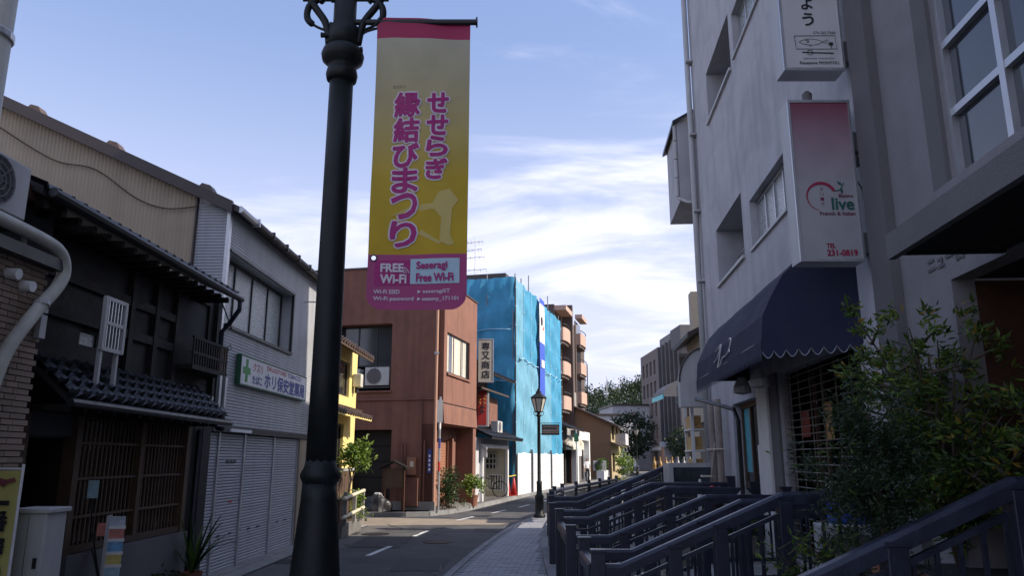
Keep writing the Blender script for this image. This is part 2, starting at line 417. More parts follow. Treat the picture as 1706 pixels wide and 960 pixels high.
SR = smooth_tab([(-40, .52), (0, .52), (9, .52), (13, .50), (17, .62), (23, 1.12), (27, 2.3), (34, 4.3), (46, 7.3), (60, 10.9), (90, 18.9), (130, 29.4)])
CR = smooth_tab([(-40, 2.34), (0, 2.36), (13, 3.32), (20, 3.9), (27, 5.0), (34, 6.9), (46, 9.9), (60, 13.5), (90, 21.5), (130, 32)])
def strip(fa, fb, y0, y1, z, step=1.0, mb=None, za=None):
    mb = mb or MB(); n = max(1, round((y1 - y0) / step))
    for i in range(n):
        a = y0 + (y1 - y0) * i / n; b = y0 + (y1 - y0) * (i + 1) / n
        mb.quad((fa(a), a, z), (fb(a), a, z), (fb(b), b, z), (fa(b), b, z))
    return mb
FAR = 900
g = MB()
strip(lambda y: -FAR, lambda y: SR(y) + .20, -40, 120, -.03, 2.0, g)
strip(lambda y: CR(y), lambda y: FAR, -40, 120, -.03, 2.0, g)
g.quad((-FAR, 120, -.03), (FAR, 120, -.03), (FAR, FAR, -.03), (-FAR, FAR, -.03))
g.quad((-FAR, -200, -.03), (FAR, -200, -.03), (FAR, -40, -.03), (-FAR, -40, -.03))
tag(g.build('ground', m_ground), kind='structure')
r_ = strip(LK, SL, -40, 120, 0.0, 1.0)
r_.quad((-16, 20.75, -.001), (LK(20.75), 20.75, -.001), (LK(24.0), 24.0, -.001), (-16, 23.75, -.001))
tag(r_.build('road', m_asph), kind='structure')
sh = strip(lambda y: LK(y) - .0, lambda y: LK(y) + .62, -40, 21.5, .004, 1.0)
sh.quad((-16, 20.8, .003), (LK(20.8), 20.8, .003), (LK(23.4) + .1, 23.4, .003), (-16, 23.6, .003))
tag(sh.build('road_shoulder', m_asph2), kind='structure')
m_tanp = M('sunlit_tan_paving', (.25, .205, .155), .88, .16, 3., .35, 120., stain=.2)
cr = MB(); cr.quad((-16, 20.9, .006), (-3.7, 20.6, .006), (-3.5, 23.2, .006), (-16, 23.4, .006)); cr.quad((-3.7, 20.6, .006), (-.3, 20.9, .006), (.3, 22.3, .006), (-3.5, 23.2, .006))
tag(cr.build('sunlit_paving', m_tanp), kind='structure')  # paler paving in the outline of the sunlit band, its brightness put into colour
# gutter strip in front of the left shops
tag(strip(lambda y: -4.75, LK, -40, 20.6, .02).build('gutter_strip', m_conc), kind='structure')
# road markings: each dash its own sheet under the road
road = bpy.data.objects['road']
def dash(y0, y1, off, wd=.11):
    m = MB(); n = 4
    for i in range(n):
        a = y0 + (y1 - y0) * i / n; b = y0 + (y1 - y0) * (i + 1) / n
        m.quad((off(a) - wd / 2, a, .008), (off(a) + wd / 2, a, .008), (off(b) + wd / 2, b, .008), (off(b) - wd / 2, b, .008))
    m.build('centre_dash', m_paint, road)
cl = interp([(-20, -2.75), (10, -2.72), (14.3, -2.58), (15.9, -2.4), (17.8, -2.2), (19.1, -2.03), (22.3, -1.55), (23.7, -1.15), (25, -.7), (26.7, -.22), (28, .2), (29.8, .65), (34, 1.75), (46, 4.6), (60, 8.2)])
for a, b in ((3.4, 4.9), (7, 8.5), (10.7, 12.2), (14.3, 15.8), (17.8, 19.1), (22.3, 23.7), (25.2, 26.7), (28.2, 29.8), (32, 33.6), (36, 37.6), (40, 41.6), (44, 45.6)):
    dash(a, b, cl)
# repair patches and sealed cracks
m_patch = M('asphalt_patch', (.048, .048, .051), .85, .2, 5., .5, 170.); m_tar = M('crack_tar', (.016, .016, .017), .5, .2, 20., .2)
for (x, y, a, b) in ((-3.2, 15.6, 1.0, 2.2), (-1.9, 12.4, .8, 1.6), (-.9, 18.8, .7, 1.1), (-.2, 30.5, 1.2, 2.4), (-2.6, 19.9, .9, .9)):
    MB().quad((x, y, .006), (x + a, y + .05, .006), (x + a + .03, y + b, .006), (x - .02, y + b - .06, .006)).build('repair_patch', m_patch, road)
rc = random.Random(8)
for k in range(12):
    x, y = rc.uniform(-3.6, -1.1), rc.uniform(11.5, 19.5) if k < 9 else rc.uniform(25, 32); x += 0 if k < 9 else 2.0
    pts = []; q = rc.uniform(0, 6.28)
    for i in range(12): pts.append((x, y)); q += rc.gauss(0, .35); x += .14 * math.cos(q); y += .22 * math.sin(q)
    m = MB()
    for (xa, ya), (xb, yb) in zip(pts, pts[1:]):
        d = Vector((xb - xa, yb - ya)).normalized() * .011; m.quad((xa - d.y, ya + d.x, .0105), (xa + d.y, ya - d.x, .0105), (xb + d.y, yb - d.x, .0105), (xb - d.y, yb + d.x, .0105))
    m.build('sealed_crack', m_tar, road)
for (x, y) in ((-3.75, 13.5), (-3.72, 18.4)):
    gt = MB().box(x - .18, x + .18, y - .25, y + .25, .0, .012).build('drain_grate', m_black, road)
# manhole covers
for (x, y, r) in ((-3.15, 18.3, .33), (-.9, 24.0, .3), (-1.55, 16.6, .30)):
    MB().lathe([(r, .001), (r, .010), (r - .03, .012), (r - .03, .008), (.02, .008)], 20, x, y).build('manhole_cover', m_black, road)

# sidewalk with its own blocks
sw = strip(SL, SR, -40, 120, .012, 1.0); sidewalk = tag(sw.build('sidewalk', m_grout), kind='structure')
blk = MB().box(-.098, .098, -.052, .052, 0, .018).mesh('paving_block', m_pave)
rest = MB(); pitch_y, pitch_x = .113, .207
y = -1.0; row = 0; nobj = 0
while y < 46:
    xa, xb = SL(y) + .10, SR(y) - .02; x = xa + (.1 if row % 2 else .2)
    while x < xb:
        dz = random.uniform(-.002, .002)
        if 11.6 < y and nobj < 300:
            link('paving_block', blk, sidewalk, (x, y, .012 + dz), (0, 0, random.uniform(-.012, .012))); nobj += 1
        elif y < 24: rest.box(x - .098, x + .098, y - .052, y + .052, .02, .030 + dz)
        x += pitch_x
    y += pitch_y; row += 1
tag(rest.build('paving_blocks', m_pave, sidewalk), kind='stuff')
# edge stones between road and sidewalk, one object each
y = -1.0
while y < 34:
    a, b = Vector((SL(y), y)), Vector((SL(y + .6), y + .6)); d = (b - a); ln = d.length; ang = math.atan2(d.y, d.x)
    link('edge_stone', MB().box(.004, ln - .004, -.09, .03, 0, .035).mesh('edge_stone', m_kerb), sidewalk, (a.x, a.y, .0), (0, 0, ang)); y += .6
# far pavement on the left with kerb stones
FK = smooth_tab([(23.4, -9), (23.55, -4.6), (23.9, -2.9), (24.6, -2.15), (26.5, -1.55), (34, .22), (45.6, 2.85), (60, 6.6), (90, 14.6)], .25)
fp = MB(); ks = [(-16, 23.85), (-9, 23.8), (-4.6, 23.75), (-3.2, 23.75), (-2.5, 24.0), (-2.0, 24.8), (-1.45, 26.5), (.20, 34), (2.85, 45.6), (6.6, 60), (14.6, 90)]
for (xa, ya), (xb, yb) in zip(ks, ks[1:]):
    fp.quad((xa, ya, .12), (xb, yb, .12), (xb - 6, yb + 1.5, .12), (xa - 6, ya + 1.5, .12) if ya > 23.9 else (xa, ya + 6, .12))
fpo = tag(fp.build('pavement', m_asph2), kind='structure')
for (xa, ya), (xb, yb) in zip(ks, ks[1:]):
    a, b = Vector((xa, ya)), Vector((xb, yb)); d = b - a; n = max(1, int(d.length / .9)) if ya < 46 and xa > -10 else 1
    ang = math.atan2(d.y, d.x); ln = d.length / n
    for i in range(n):
        q = a + d * (i / n)
        link('kerb_stone', MB().box(.005, ln - .005, -.02, .16, -.02, .128).mesh('kerb_stone', m_kerb), fpo, (q.x, q.y, 0), (0, 0, ang))
# canal: bed, walls, water
c = MB()
for i in range(160):
    a, b = -40 + i, -39 + i
    for fn, o_ in ((lambda q: SR(q) + .20, 0), (CR, 0)):
        c.quad((fn(a), a, -1.3), (fn(b), b, -1.3), (fn(b), b, .0), (fn(a), a, .0))
    c.quad((SR(a) + .2, a, -1.29), (CR(a), a, -1.29), (CR(b), b, -1.29), (SR(b) + .2, b, -1.29))
tag(c.build('canal', m_stonew), kind='structure')
tag(strip(lambda q: SR(q) + .2, CR, -40, 120, -.92).build('water', m_water), kind='structure')
# stone coping of the canal, street side, one object each
can = bpy.data.objects['canal']
y = -1.0
while y < 30:
    a, b = Vector((SR(y), y)), Vector((SR(y + 1.2), y + 1.2)); d = b - a; ang = math.atan2(d.y, d.x)
    link('coping_stone', MB().box(.006, d.length - .006, -.26, -.0, -.1, .10).mesh('coping_stone', m_kerb), can, (a.x, a.y, 0), (0, 0, ang)); y += 1.2
# raised terrace in front of the shops
t_ = MB()
for i in range(44):
    a, b = -22 + i, -21 + i
    if a > 19: break
    t_.quad((CR(a), a, .52), (CR(a) + 4.2, a, .52), (CR(b) + 4.2, b, .52), (CR(b), b, .52))
    t_.quad((CR(a) - .004, a, -1.2), (CR(a) - .004, a, .52), (CR(b) - .004, b, .52), (CR(b) - .004, b, -1.2))
tag(t_.build('terrace', m_conc), kind='structure')

# far hill with its wood
hl = MB()
def hillz(x, y):
    d = math.hypot((x - 60) / 75., (y - 290) / 110.)
    return max(-.5, 26 * max(0, 1 - d) ** .5 + 1.2 * math.sin(x * .13) + 1.0 * math.sin(y * .1 + 1))
hl.grid(lambda u, v: (-30 + 230 * u, 185 + 230 * v, hillz(-30 + 230 * u, 185 + 230 * v) - .5), 40, 40)
tag(hl.build('hill', m_green_d, smooth=True), kind='structure')
wd_ = MB(); rr = random.Random(3)
for i in range(520):
    x, y = rr.uniform(-10, 120), rr.uniform(190, 275); z = hillz(x, y)
    if z < 3: continue
    h_ = rr.uniform(4.5, 9.0); pts = [(x + rr.gauss(0, 1.5), y + rr.gauss(0, 1.5), z + h_ * rr.uniform(.3, 1.0)) for _ in range(14)]
    leaf_cloud(wd_, pts, 150, .75, .7, 1.5, rr)
tag(wd_.build('hillside_wood', [m_green_d]), 'dark green wood covering the hill at the end of the street', 'trees', kind='stuff')
ms = thing('radio_mast', 'thin grey mast standing on the wooded hill', 'mast', (29.2, 235, 12))
MB().tube([(0, 0, 0), (0, 0, 14.5)], [.22, .10], 6).build('mast_pole', m_alu, ms)
MB().tube([(-.8, 0, 12.5), (.8, 0, 12.5)], .06, 5).build('cross_arm', m_alu, ms)

# ================================================================== left side of the street
def place_left(X, Y, m): return (X, Y, 0), math.pi / 2 - math.atan(m)
# ------------------------------------------------ drugstore
loc, rz = place_left(-4.404, 11.32, .0208)
ds = thing('drugstore_building', 'two-storey shop clad in grey ribbed metal with closed white shutters and beige side wall', 'building', loc, rz)
DL = 5.02
hole = (.12, 3.37, 3.72, 4.86)
for (xa, xb, za, zb) in ((0, 1.8, 2.19, 5.52), (1.808, DL, 2.19, 5.52)):
    corrugated(xa, xb, za, zb, .048, .008, [hole], 0).build('siding_panel', m_siding, ds)
m = MB(); wall(m, hole[0], hole[1], hole[2], hole[3], [hole], 0, .28); m.build('window_reveal', m_alu, ds)
window(ds, hole[0] + .01, hole[1] - .01, hole[2] + .01, hole[3] - .01, .2, m_black, m_frost, 4, 1, .035)
m = MB(); m.box(hole[0] - .04, hole[1] + .05, -.05, .02, hole[2] - .05, hole[2]); m.box(hole[0] - .04, hole[1] + .05, -.04, .02, hole[3], hole[3] + .04)
m.box(hole[1], hole[1] + .05, -.035, .02, hole[2], hole[3]).build('window_trim', m_black, ds)
bx('corner_trim', m_alu, ds, -.03, .05, -.025, .03, 2.19, 5.52); bx('corner_trim', m_alu, ds, DL - .05, DL + .02, -.025, .1, 2.19, 5.52)
MB().box(0, DL, -.03, .25, 2.10, 2.186).build('shutter_header', m_black, ds)
MB().box(.6, 1.5, -.06, -.03, 2.11, 2.16).build('light_tube', m_white, ds)
# the building's core: near side strip in grey metal, beige party wall, roof
corrugated(0, .50, 2.19, 5.60, .048, .008).build('side_siding', m_siding, ds, rot=(0, 0, -math.pi / 2), loc=(-.002, .50, 0))
def roofz(y): return 5.70 + .47 * (y - .2)
m = MB(); yy = .5; p = .062
while yy < 11:
    a, b = yy, yy + p
    for (q0, q1, x0_, x1_) in ((a, a + p * .3, 0, -.004), (a + p * .3, a + p * .6, -.004, -.004), (a + p * .6, a + p * .8, -.004, 0), (a + p * .8, b, 0, 0)):
        m.quad((x0_, q0, 0), (x1_, q1, 0), (x1_, q1, roofz(q1) - .05), (x0_, q0, roofz(q0) - .05))
    yy = b
m.build('side_wall', m_beige, ds)
MB().tube([(-.03, .52, 2.2), (-.03, .52, 5.75)], .022, 6).build('corner_pipe', m_brownroof, ds)
m = MB(); m.hexa([(-.14, -.18, roofz(-.18) - .1), (DL + .1, -.18, roofz(-.18) - .1), (DL + .1, 11, roofz(11) - .1), (-.14, 11, roofz(11) - .1), (-.14, -.18, roofz(-.18)), (DL + .1, -.18, roofz(-.18)), (DL + .1, 11, roofz(11)), (-.14, 11, roofz(11))])
rf = m.build('roof', m_brownroof, ds)
m = MB(); m.hexa([(-.20, -.1, roofz(-.1) - .16), (-.143, -.1, roofz(-.1) - .16), (-.143, 11, roofz(11) - .16), (-.20, 11, roofz(11) - .16), (-.20, -.1, roofz(-.1) + .03), (-.143, -.1, roofz(-.1) + .03), (-.143, 11, roofz(11) + .03), (-.20, 11, roofz(11) + .03)])
m.build('verge_board', m_brownroof, rf)
for yy in (.35, 1.9, 3.25):
    m = MB(); m.hexa([(-.15, yy - .14, roofz(yy - .14)), (.1, yy - .14, roofz(yy - .14)), (.1, yy + .14, roofz(yy + .14)), (-.15, yy + .14, roofz(yy + .14)), (-.13, yy - .05, roofz(yy) + .10), (.05, yy - .05, roofz(yy) + .10), (.05, yy + .08, roofz(yy) + .14), (-.13, yy + .08, roofz(yy) + .14)])
    m.build('snow_stop', m_tile_b, rf)
for k in range(7):                                   # eave gutter in lengths
    a = -.12 + k * .75; m = MB()
    m.tube([(a, -.20, 5.475), (a + .74, -.20, 5.475)], .055, 10); m.box(a + .70, a + .74, -.265, -.14, 5.41, 5.54)
    m.build('gutter', m_brownroof if k else m_alu, rf)
MB().box(0, DL, .0, .26, 5.50, 5.62).build('eave_soffit', m_siding, ds)
wire = [(-.05, 3.9, 6.95), (-.05, 2.9, 6.35), (-.05, 2.2, 6.18), (-.05, 1.5, 5.70), (-.05, 1.0, 5.52), (-.05, .5, 5.55)]
MB().tube(smoothp(wire), .010, 5).build('cable', m_wood_b, ds)
MB().tube([(-.05, .55, 4.65), (-.06, .3, 4.25), (-.06, .0, 4.05), (-.06, -.2, 3.6)], .012, 5).build('cable', m_black, ds)
bx('core_wall', m_conc, ds, .3, DL - .01, .3, 10, 0, 5.4)
wall(MB(), .3, 10, 0, 5.6, (), DL, 0, axis='y').build('far_wall', m_siding, ds)
# shutters: rails and slats
rails = [.0, .41, 1.48, 2.96, 4.43]
slat_h = .0455
for a, b in zip(rails, rails[1:]):
    sh_ = MB().box(a + .02, b - .02, .095, .10, .03, 2.10).build('shutter', m_black, ds)
    me = MB().prism([(.06, .003), (.052, .012), (.052, .034), (.06, .043), (.075, .043), (.075, .003)], a + .03, b - .03).mesh('shutter_slat', m_shut)
    for k in range(45): link('shutter_slat', me, sh_, (0, random.uniform(-.002, .002), .04 + k * slat_h))
    MB().box(a + .04, b - .04, .045, .08, .025, .05).build('bottom_bar', m_alu, sh_)
    for hx in ((a + b) / 2 - .25, (a + b) / 2 + .2):
        if b - a > .6: bx('shutter_handle', m_black, sh_, hx - .05, hx + .05, .04, .055, .55, .575)
for a in rails: bx('shutter_rail', m_alu, ds, a - .025, a + .025, .03, .11, .02, 2.10)
bx('sticker', m_red, ds, 1.0, 1.13, .045, .05, 1.03, 1.06)
[bx('faded_notice', m_black, ds, .75 + .075 * k, .79 + .075 * k, .046, .05, 1.63, 1.67 + .02 * (k % 2)) for k in range(6)]
bx('pillar', M('tan_concrete', (.33, .27, .19), .9, .1, 4., .3, 60., streak=.15), ds, 4.45, DL, .0, .3, 0, 2.10)
bx('plinth', m_conc, ds, 0, DL, -.10, .2, 0, .03)
bx('bracket_pin', m_alu, ds, 4.15, 4.2, -.25, 0, 4.88, 4.9)
# its long sign
sg = thing('drugstore_sign', 'long white drugstore sign with green cross and blue characters on ribbed wall', 'sign', (loc[0], loc[1], 0), rz)
MB().box(.72, 4.30, -.09, -.02, 2.87, 3.31).build('sign_board', m_white, sg)
m_gframe = M('green_frame', (.02, .10, .05), .5)
m = MB(); m.box(.70, 4.32, -.095, -.015, 3.31, 3.335); m.box(.70, 4.32, -.095, -.015, 2.845, 2.87); m.box(.70, .72, -.094, -.016, 2.87, 3.31); m.box(4.30, 4.32, -.094, -.016, 2.87, 3.31)
m.build('sign_frame', m_gframe, sg)
m_gc = M('cross_green', (.03, .26, .04), .5, .05); m_blue = M('sign_blue', (.03, .05, .24), .5, .05); m_pinkr = M('sign_red', (.42, .04, .06), .5, .05)
MB().prism([(.92, 2.91), (1.02, 2.91), (1.02, 3.04), (1.13, 3.04), (1.13, 3.15), (1.02, 3.15), (1.02, 3.28), (.92, 3.28), (.92, 3.15), (.81, 3.15), (.81, 3.04), (.92, 3.04)], -.094, -.0905, 'y').build('green_cross', m_gc, sg)
lettering('クスリ', .46, .14, m_pinkr, sg, 1.25, -.093, 3.12, .004, keep=False)
lettering('たばこ', .46, .13, m_blue, sg, 1.25, -.093, 2.92, .006, keep=False)
lettering('DRUGSTORE/', 1.1, .075, m_pinkr, sg, 1.92, -.093, 3.205, .003, keep=False)
lettering('TOBACCO', .85, .075, m_blue, sg, 3.08, -.093, 3.205, .003, keep=False)
lettering('ホリ保安堂薬局', 2.35, .255, m_blue, sg, 1.84, -.093, 2.90, .010, keep=False)

# ------------------------------------------------ old wooden townhouse
loc, rz = place_left(-4.474, 7.0, .0208)
mh = thing('wooden_townhouse', 'dark old wooden townhouse with lattice front and black tiled pent roof', 'building', loc, rz)
HL = 4.26
holes = [(.12, .86, .05, 1.90), (.98, 3.42, .80, 2.12)]
m = MB(); wall(m, 0, HL, 0, 2.62, holes, .03, .12, [.55, .12]); m.build('wall', m_wood_d, mh)
bx('plaster_band', m_plasd, mh, .12, .86, .01, .03, 1.92, 2.18)
bx('base_wall', m_stucco3, mh, .88, 3.6, -.07, .03, 0, .76); bx('door_step', m_conc, mh, .1, .87, -.07, .5, 0, .10)
bx('door', m_wood_r, mh, .12, .86, .50, .54, .08, 1.9)
for x_ in (.30, .49, .68): bx('door_batten', m_wood_d, mh, x_ - .012, x_ + .012, .485, .5, .1, 1.88)
for x_ in (.04, .90, 3.46): bx('post', m_wood_b, mh, x_ - .05, x_ + .05, -.045, .09, .0 if x_ < .5 else .76, 2.2)
lt = bx('lattice', m_wood_b, mh, .95, 3.43, -.03, .05, .77, .84)
bx('centre_post', m_wood_b, lt, 2.20, 2.28, -.035, .06, .84, 2.12)
for z_ in (1.12, 1.50, 1.86): bx('lattice_rail', m_wood_b, lt, .95, 3.41, -.012, .012, z_ - .014, z_ + .014)
me = MB().box(-.011, .011, .013, .032, .84, 2.12).mesh('lattice_slat', m_wood_b)
k = 0
for i in range(28):
    x_ = 1.02 + i * .0865
    if abs(x_ - 2.24) > .05: link('lattice_slat', me, lt, (x_, 0, 0))
bx('lattice_glass', m_glass, mh, .98, 3.42, .10, .108, .80, 2.12)
for i in range(5): bx('board', m_wood_d, mh, 3.53 + i * .145, 3.67 + i * .145, -.005 - .006 * (i % 2), .03, .05, 2.2)
# upper storey
UZ = 2.62
m = MB(); wall(m, 0, HL, UZ, 4.05, [(.85, 1.65, 2.84, 3.06), (2.95, 4.0, 3.34, 3.9)], .06, .1); m.build('upper_wall', m_wood_d, mh)
window(mh, .86, 1.64, 2.85, 3.05, .1, m_wood_d, m_frost, 2, 1, .03)
bx('plaster_panel', m_plasd, mh, 2.95, 4.0, .10, .16, 3.34, 3.9)
for x_ in (.05, 1.75, 2.35, 2.9, HL - .05): bx('upper_post', m_wood_d, mh, x_ - .05, x_ + .05, .0, .07, UZ, 4.0)
for z_ in (3.12, 3.5): bx('upper_beam', m_wood_d, mh, 0, 2.9, .01, .06, z_ - .05, z_ + .05)
bl = bx('balcony', m_wood_d, mh, 2.95, 4.12, -.22, .06, 2.86, 2.92)
for z_ in (3.08, 3.28): bx('balcony_rail', m_wood_d, bl, 2.95, 4.12, -.215, -.185, z_ - .018, z_ + .018)
for i in range(15): bx('baluster', m_wood_b if i > 10 else m_wood_d, bl, 2.97 + i * .08, 2.997 + i * .08, -.21, -.19, 2.92, 3.265)
for x_ in (3.85, 4.05):
    MB().box(x_ - .035, x_ + .035, -.25, -.2, 2.42, 2.86).build('balcony_leg', m_alu, bl)
tiled_roof(mh, -.05, 3.62, -.44, 2.26, .02, 2.66, m_tile_d, .20, 4, .06, m_wood_d)
MB().tube([(-.1, -.50, 2.20), (3.68, -.50, 2.18)], .04, 8).build('gutter', m_black, mh)
for i in range(14): bx('rafter', m_wood_d, mh, .05 + i * .26, .10 + i * .26, -.40, .02, 2.13, 2.19)
# upper roof
def uz(y): return 4.02 + .46 * (y + .42)
m = MB(); m.prism([(-.42, uz(-.42)), (5, uz(5)), (5, uz(5) - .1), (-.42, uz(-.42) - .08)], -.75, 3.75); ur = m.build('upper_roof', m_wood_d, mh)
me = tile_mesh(.205, .3, m_tile_d, disc=False)
for r_i in range(3):
    for i in range(22): link('roof_tile', me, ur, (-.65 + i * .204, -.44 + r_i * .25, uz(-.44 + r_i * .25) + .004), (.40, 0, 0))
for i in range(17): bx('rafter', m_wood_d, ur, -.65 + i * .26, -.59 + i * .26, -.38, .05, 3.86, 3.93)
MB().tube([(-.7, -.48, 3.98), (3.78, -.48, 3.95)], .045, 8).build('gutter', m_black, mh)
MB().tube([(3.72, -.48, 3.93), (3.75, -.47, 3.80), (3.86, -.30, 3.62), (3.90, -.18, 3.5), (3.90, -.18, 2.25), (3.86, -.25, 2.12), (3.6, -.42, 2.1)], .034, 8).build('downpipe', m_navyrail, mh, smooth=True)
MB().tube([(3.80, -.04, 2.1), (3.80, -.04, .05)], .03, 8).build('downpipe', m_navyrail, mh)
MB().tube([(4.12, -.06, 3.35), (4.18, -.14, 3.22), (4.25, -.2, 3.30), (4.2, -.2, 3.36), (4.14, -.16, 3.28), (4.12, -.06, 3.0)], .006, 5).build('cable', m_black, mh)
bx('meter_box', m_black, mh, 4.06, 4.16, -.12, 0, 2.86, 3.02)
# rack on the pent roof
rk = thing('air_conditioner_rack', 'pale steel rack on two legs standing on the black tiled pent roof', 'rack', loc, rz)
for x_ in (.62, .93):
    bx('leg', m_offw, rk, x_ - .02, x_ + .02, -.32, -.28, 2.34, 2.78)
bx('foot_plate', m_offw, rk, .5, 1.05, -.36, -.24, 2.32, 2.345)
for x_ in (.60, .98): bx('side_bar', m_offw, rk, x_ - .022, x_ + .022, -.34, -.30, 2.78, 3.32)
for z_ in (2.79, 3.06, 3.31): bx('cross_bar', m_offw, rk, .58, 1.0, -.335, -.305, z_ - .02, z_ + .02)
for i in range(5): bx('grille_bar', m_alu, rk, .65 + i * .06, .665 + i * .06, -.33, -.31, 2.8, 3.3)
bx('back_panel', m_wood_d, rk, .60, .98, -.29, -.28, 2.80, 3.30)
# ------------------------------------------------ brick-faced neighbour at the left edge
loc, rz = place_left(-4.10, 4.0, .0208)
bk = thing('brick_building', 'tan brick-tiled building front at the far left edge with white vents', 'building', loc, rz)
MB().box(-3, 2.42, .012, 6, 0, 3.3).build('wall', m_mortar, bk)
me = MB().box(-.094, .094, -.004, .014, -.0, .041).mesh('brick', m_brick)
for r_i in range(40):
    for i in range(6):
        x_ = 1.3 + i * .2 + (.1 if r_i % 2 else 0)
        if x_ > 2.34: x_ = 2.34
        link('brick', me, bk, (x_, random.uniform(-.002, .002), 1.32 + r_i * .05))
wall(MB(), -3, 1.2, 0, 3.3, (), 0, 0).build('brick_facing', m_brick, bk)
for x_, z_ in ((1.93, 3.16), (2.12, 3.10)):
    MB().tube([(x_, .0, z_), (x_, -.10, z_ - .01)], .045, 12).build('vent_hood', m_white, bk)
bx('ledge', m_black, bk, -3, 2.45, -.12, .1, 3.3, 3.40)
m = MB(); x_ = 1.0
while x_ < 2.85:
    m.quad((x_, .3, 3.40), (x_ + .02, .285, 3.40), (x_ + .02, .285, 4.1), (x_, .3, 4.1)); m.quad((x_ + .02, .285, 3.40), (x_ + .04, .3, 3.40), (x_ + .04, .3, 4.1), (x_ + .02, .285, 4.1)); x_ += .04
m.build('corrugated_wall', m_plasd, bk)
m = MB(); m.prism([(.16, 4.02), (1.9, 4.85), (1.9, 4.78), (.16, 3.96)], -1, 2.75); m.build('upper_roof', m_tile_b, bk)
MB().box(-1, 2.77, .12, .16, 3.90, 4.03).build('eave_board', m_wood_r, bk)
for z_, l_ in ((2.7, .2), (2.92, .12)): bx('junction_box', m_offw, bk, 2.34, 2.42, -.06, -.01, z_, z_ + l_)
pp = [(1.66, -.10, 0.0), (1.70, -.10, 1.6), (1.80, -.10, 2.20), (1.93, -.10, 2.55), (2.20, -.10, 2.90), (2.42, -.10, 3.14), (2.50, -.10, 3.30), (2.44, -.10, 3.44), (2.25, -.10, 3.50), (1.7, -.10, 3.52), (1.0, -.10, 3.52)]
cp = thing('conduit_pipe', 'thick curving cream pipe running up the brick wall', 'pipe', loc, rz)
MB().tube(smoothp(pp), .055, 12).build('pipe', m_cream, cp, smooth=True)
for z_, x_ in ((1.7, 1.71), (2.95, 2.25)): MB().tube([(x_, -.11, z_), (x_ + .01, -.1, z_ + .04)], .063, 12).build('clamp', m_offw, cp)
ac_unit('white air conditioner on a bracket high on the brick building', (-4.02, 5.35, 3.58), rz, .62, .48, .3)
br = thing('unit_bracket', 'steel bracket under the air conditioner on the brick building', 'bracket', (-4.02, 5.2, 3.4), rz)
bx('shelf', m_black, br, 0, .85, -.02, .3, .14, .172); bx('strut', m_offw, br, .80, .83, .0, .03, -.08, .14); bx('strut', m_offw, br, .02, .05, .0, .03, -.08, .14)
# utility pole, top left
up = thing('utility_pole', 'beige concrete utility pole at the top left edge', 'pole', (-3.83, 5.0, 0))
MB().lathe([(.17, 0), (.165, 2), (.135, 9)], 18).build('shaft', m_cream, up, smooth=True)
for z_ in (2.4, 4.7): MB().lathe([(.168, z_), (.172, z_ + .01), (.172, z_ + .05), (.165, z_ + .06)], 18).build('steel_band', m_alu, up)

# ------------------------------------------------ small things in front of the left shops
m_flag = M('yellow_cloth', (.52, .48, .15), .85, .08, 6., .1)
fl = thing('nobori_flag', 'yellow vertical flag with black brush characters at the left edge', 'flag', (-3.99, 6.0, 0))
MB().grid(lambda u, v: (-.22 + .44 * u, .012 * math.sin(7 * u + 3 * v), .35 + 1.26 * v), 14, 20).build('cloth', m_flag, fl, smooth=True)
MB().tube([(.232, 0, 0), (.232, 0, 1.66)], .011, 8).build('pole', m_white, fl); MB().tube([(-.22, 0, 1.625), (.235, 0, 1.625)], .008, 6).build('top_rod', m_white, fl)
bx('base', m_black, fl, .12, .34, -.12, .12, 0, .05, .01)
bx('lettering', m_ink, fl, .05, .175, -.022, -.0215, 1.355, 1.39)
lettering('番搾り', .125, .14, m_ink, fl, .05, -.022, 1.31, .006, vertical=True, step=.185, name='lettering', center=True, keep=False)
m = MB(); m.add([(-.01 + a_, -.022, b_) for a_, b_ in ((.02, 1.53), (.08, 1.56), (.14, 1.545), (.20, 1.56), (.215, 1.53), (.15, 1.515), (.12, 1.49), (.08, 1.515))], [(0, 1, 2, 5, 6, 7), (2, 3, 4, 5)]); m.build('printed_emblem', M('emblem_red_brown', (.20, .05, .06), .7), fl)
cb = thing('utility_cabinet', 'grey-white metal cabinet standing behind the yellow flag', 'cabinet', (-3.98, 6.35, 0))
bx('body', m_offw, cb, -.02, .25, 0, .28, 0.0, 1.27, .01); bx('lid', m_offw, cb, -.04, .275, -.02, .30, 1.27, 1.31, .008)
bx('door_seam', m_black, cb, .105, .108, -.002, .0, .05, 1.25); bx('latch', m_black, cb, .18, .21, -.008, 0, .85, .93)
st = thing('brochure_stand', 'folding brochure stand with coloured leaflets before the wooden lattice', 'stand', (-4.24, 8.25, 0), R(20))
for s_ in (-1, 1):
    MB().tube([(s_ * .12, 0, 0), (-s_ * .12, .12, .95)], .010, 6).build('leg', m_black, st); MB().tube([(s_ * .12, .2, 0), (-s_ * .1, .05, .8)], .010, 6).build('leg', m_black, st)
MB().tube([(-.12, .02, .92), (-.14, -.02, 1.35)], .009, 6).build('upright', m_black, st)
lc = [(.45, .50, .55), (.55, .20, .15), (.15, .35, .55), (.55, .45, .12), (.30, .45, .50), (.5, .5, .5)]
mls = [M('leaflet_paper', c_, .6, .25, 18., 0) for c_ in lc]
bx('back_board', m_offw, st, .02, .05, -.06, .14, .35, 1.12)
for i in range(5):
    z_ = 1.0 - i * .125; o = MB().box(.06, .20, -.07 - .012 * i, -.055 - .012 * i, z_, z_ + .115).build('leaflet', mls[i], st)
    bx('pocket', m_alu, st, .055, .21, -.085 - .012 * i, -.072 - .012 * i, z_ - .01, z_ + .02)
MB().box(-.19, -.09, -.03, -.02, 1.30, 1.48).build('small_poster', mls[4], st)
MB().box(-.06, .03, -.04, -.02, .92, 1.05).build('leaflet', mls[1], st)
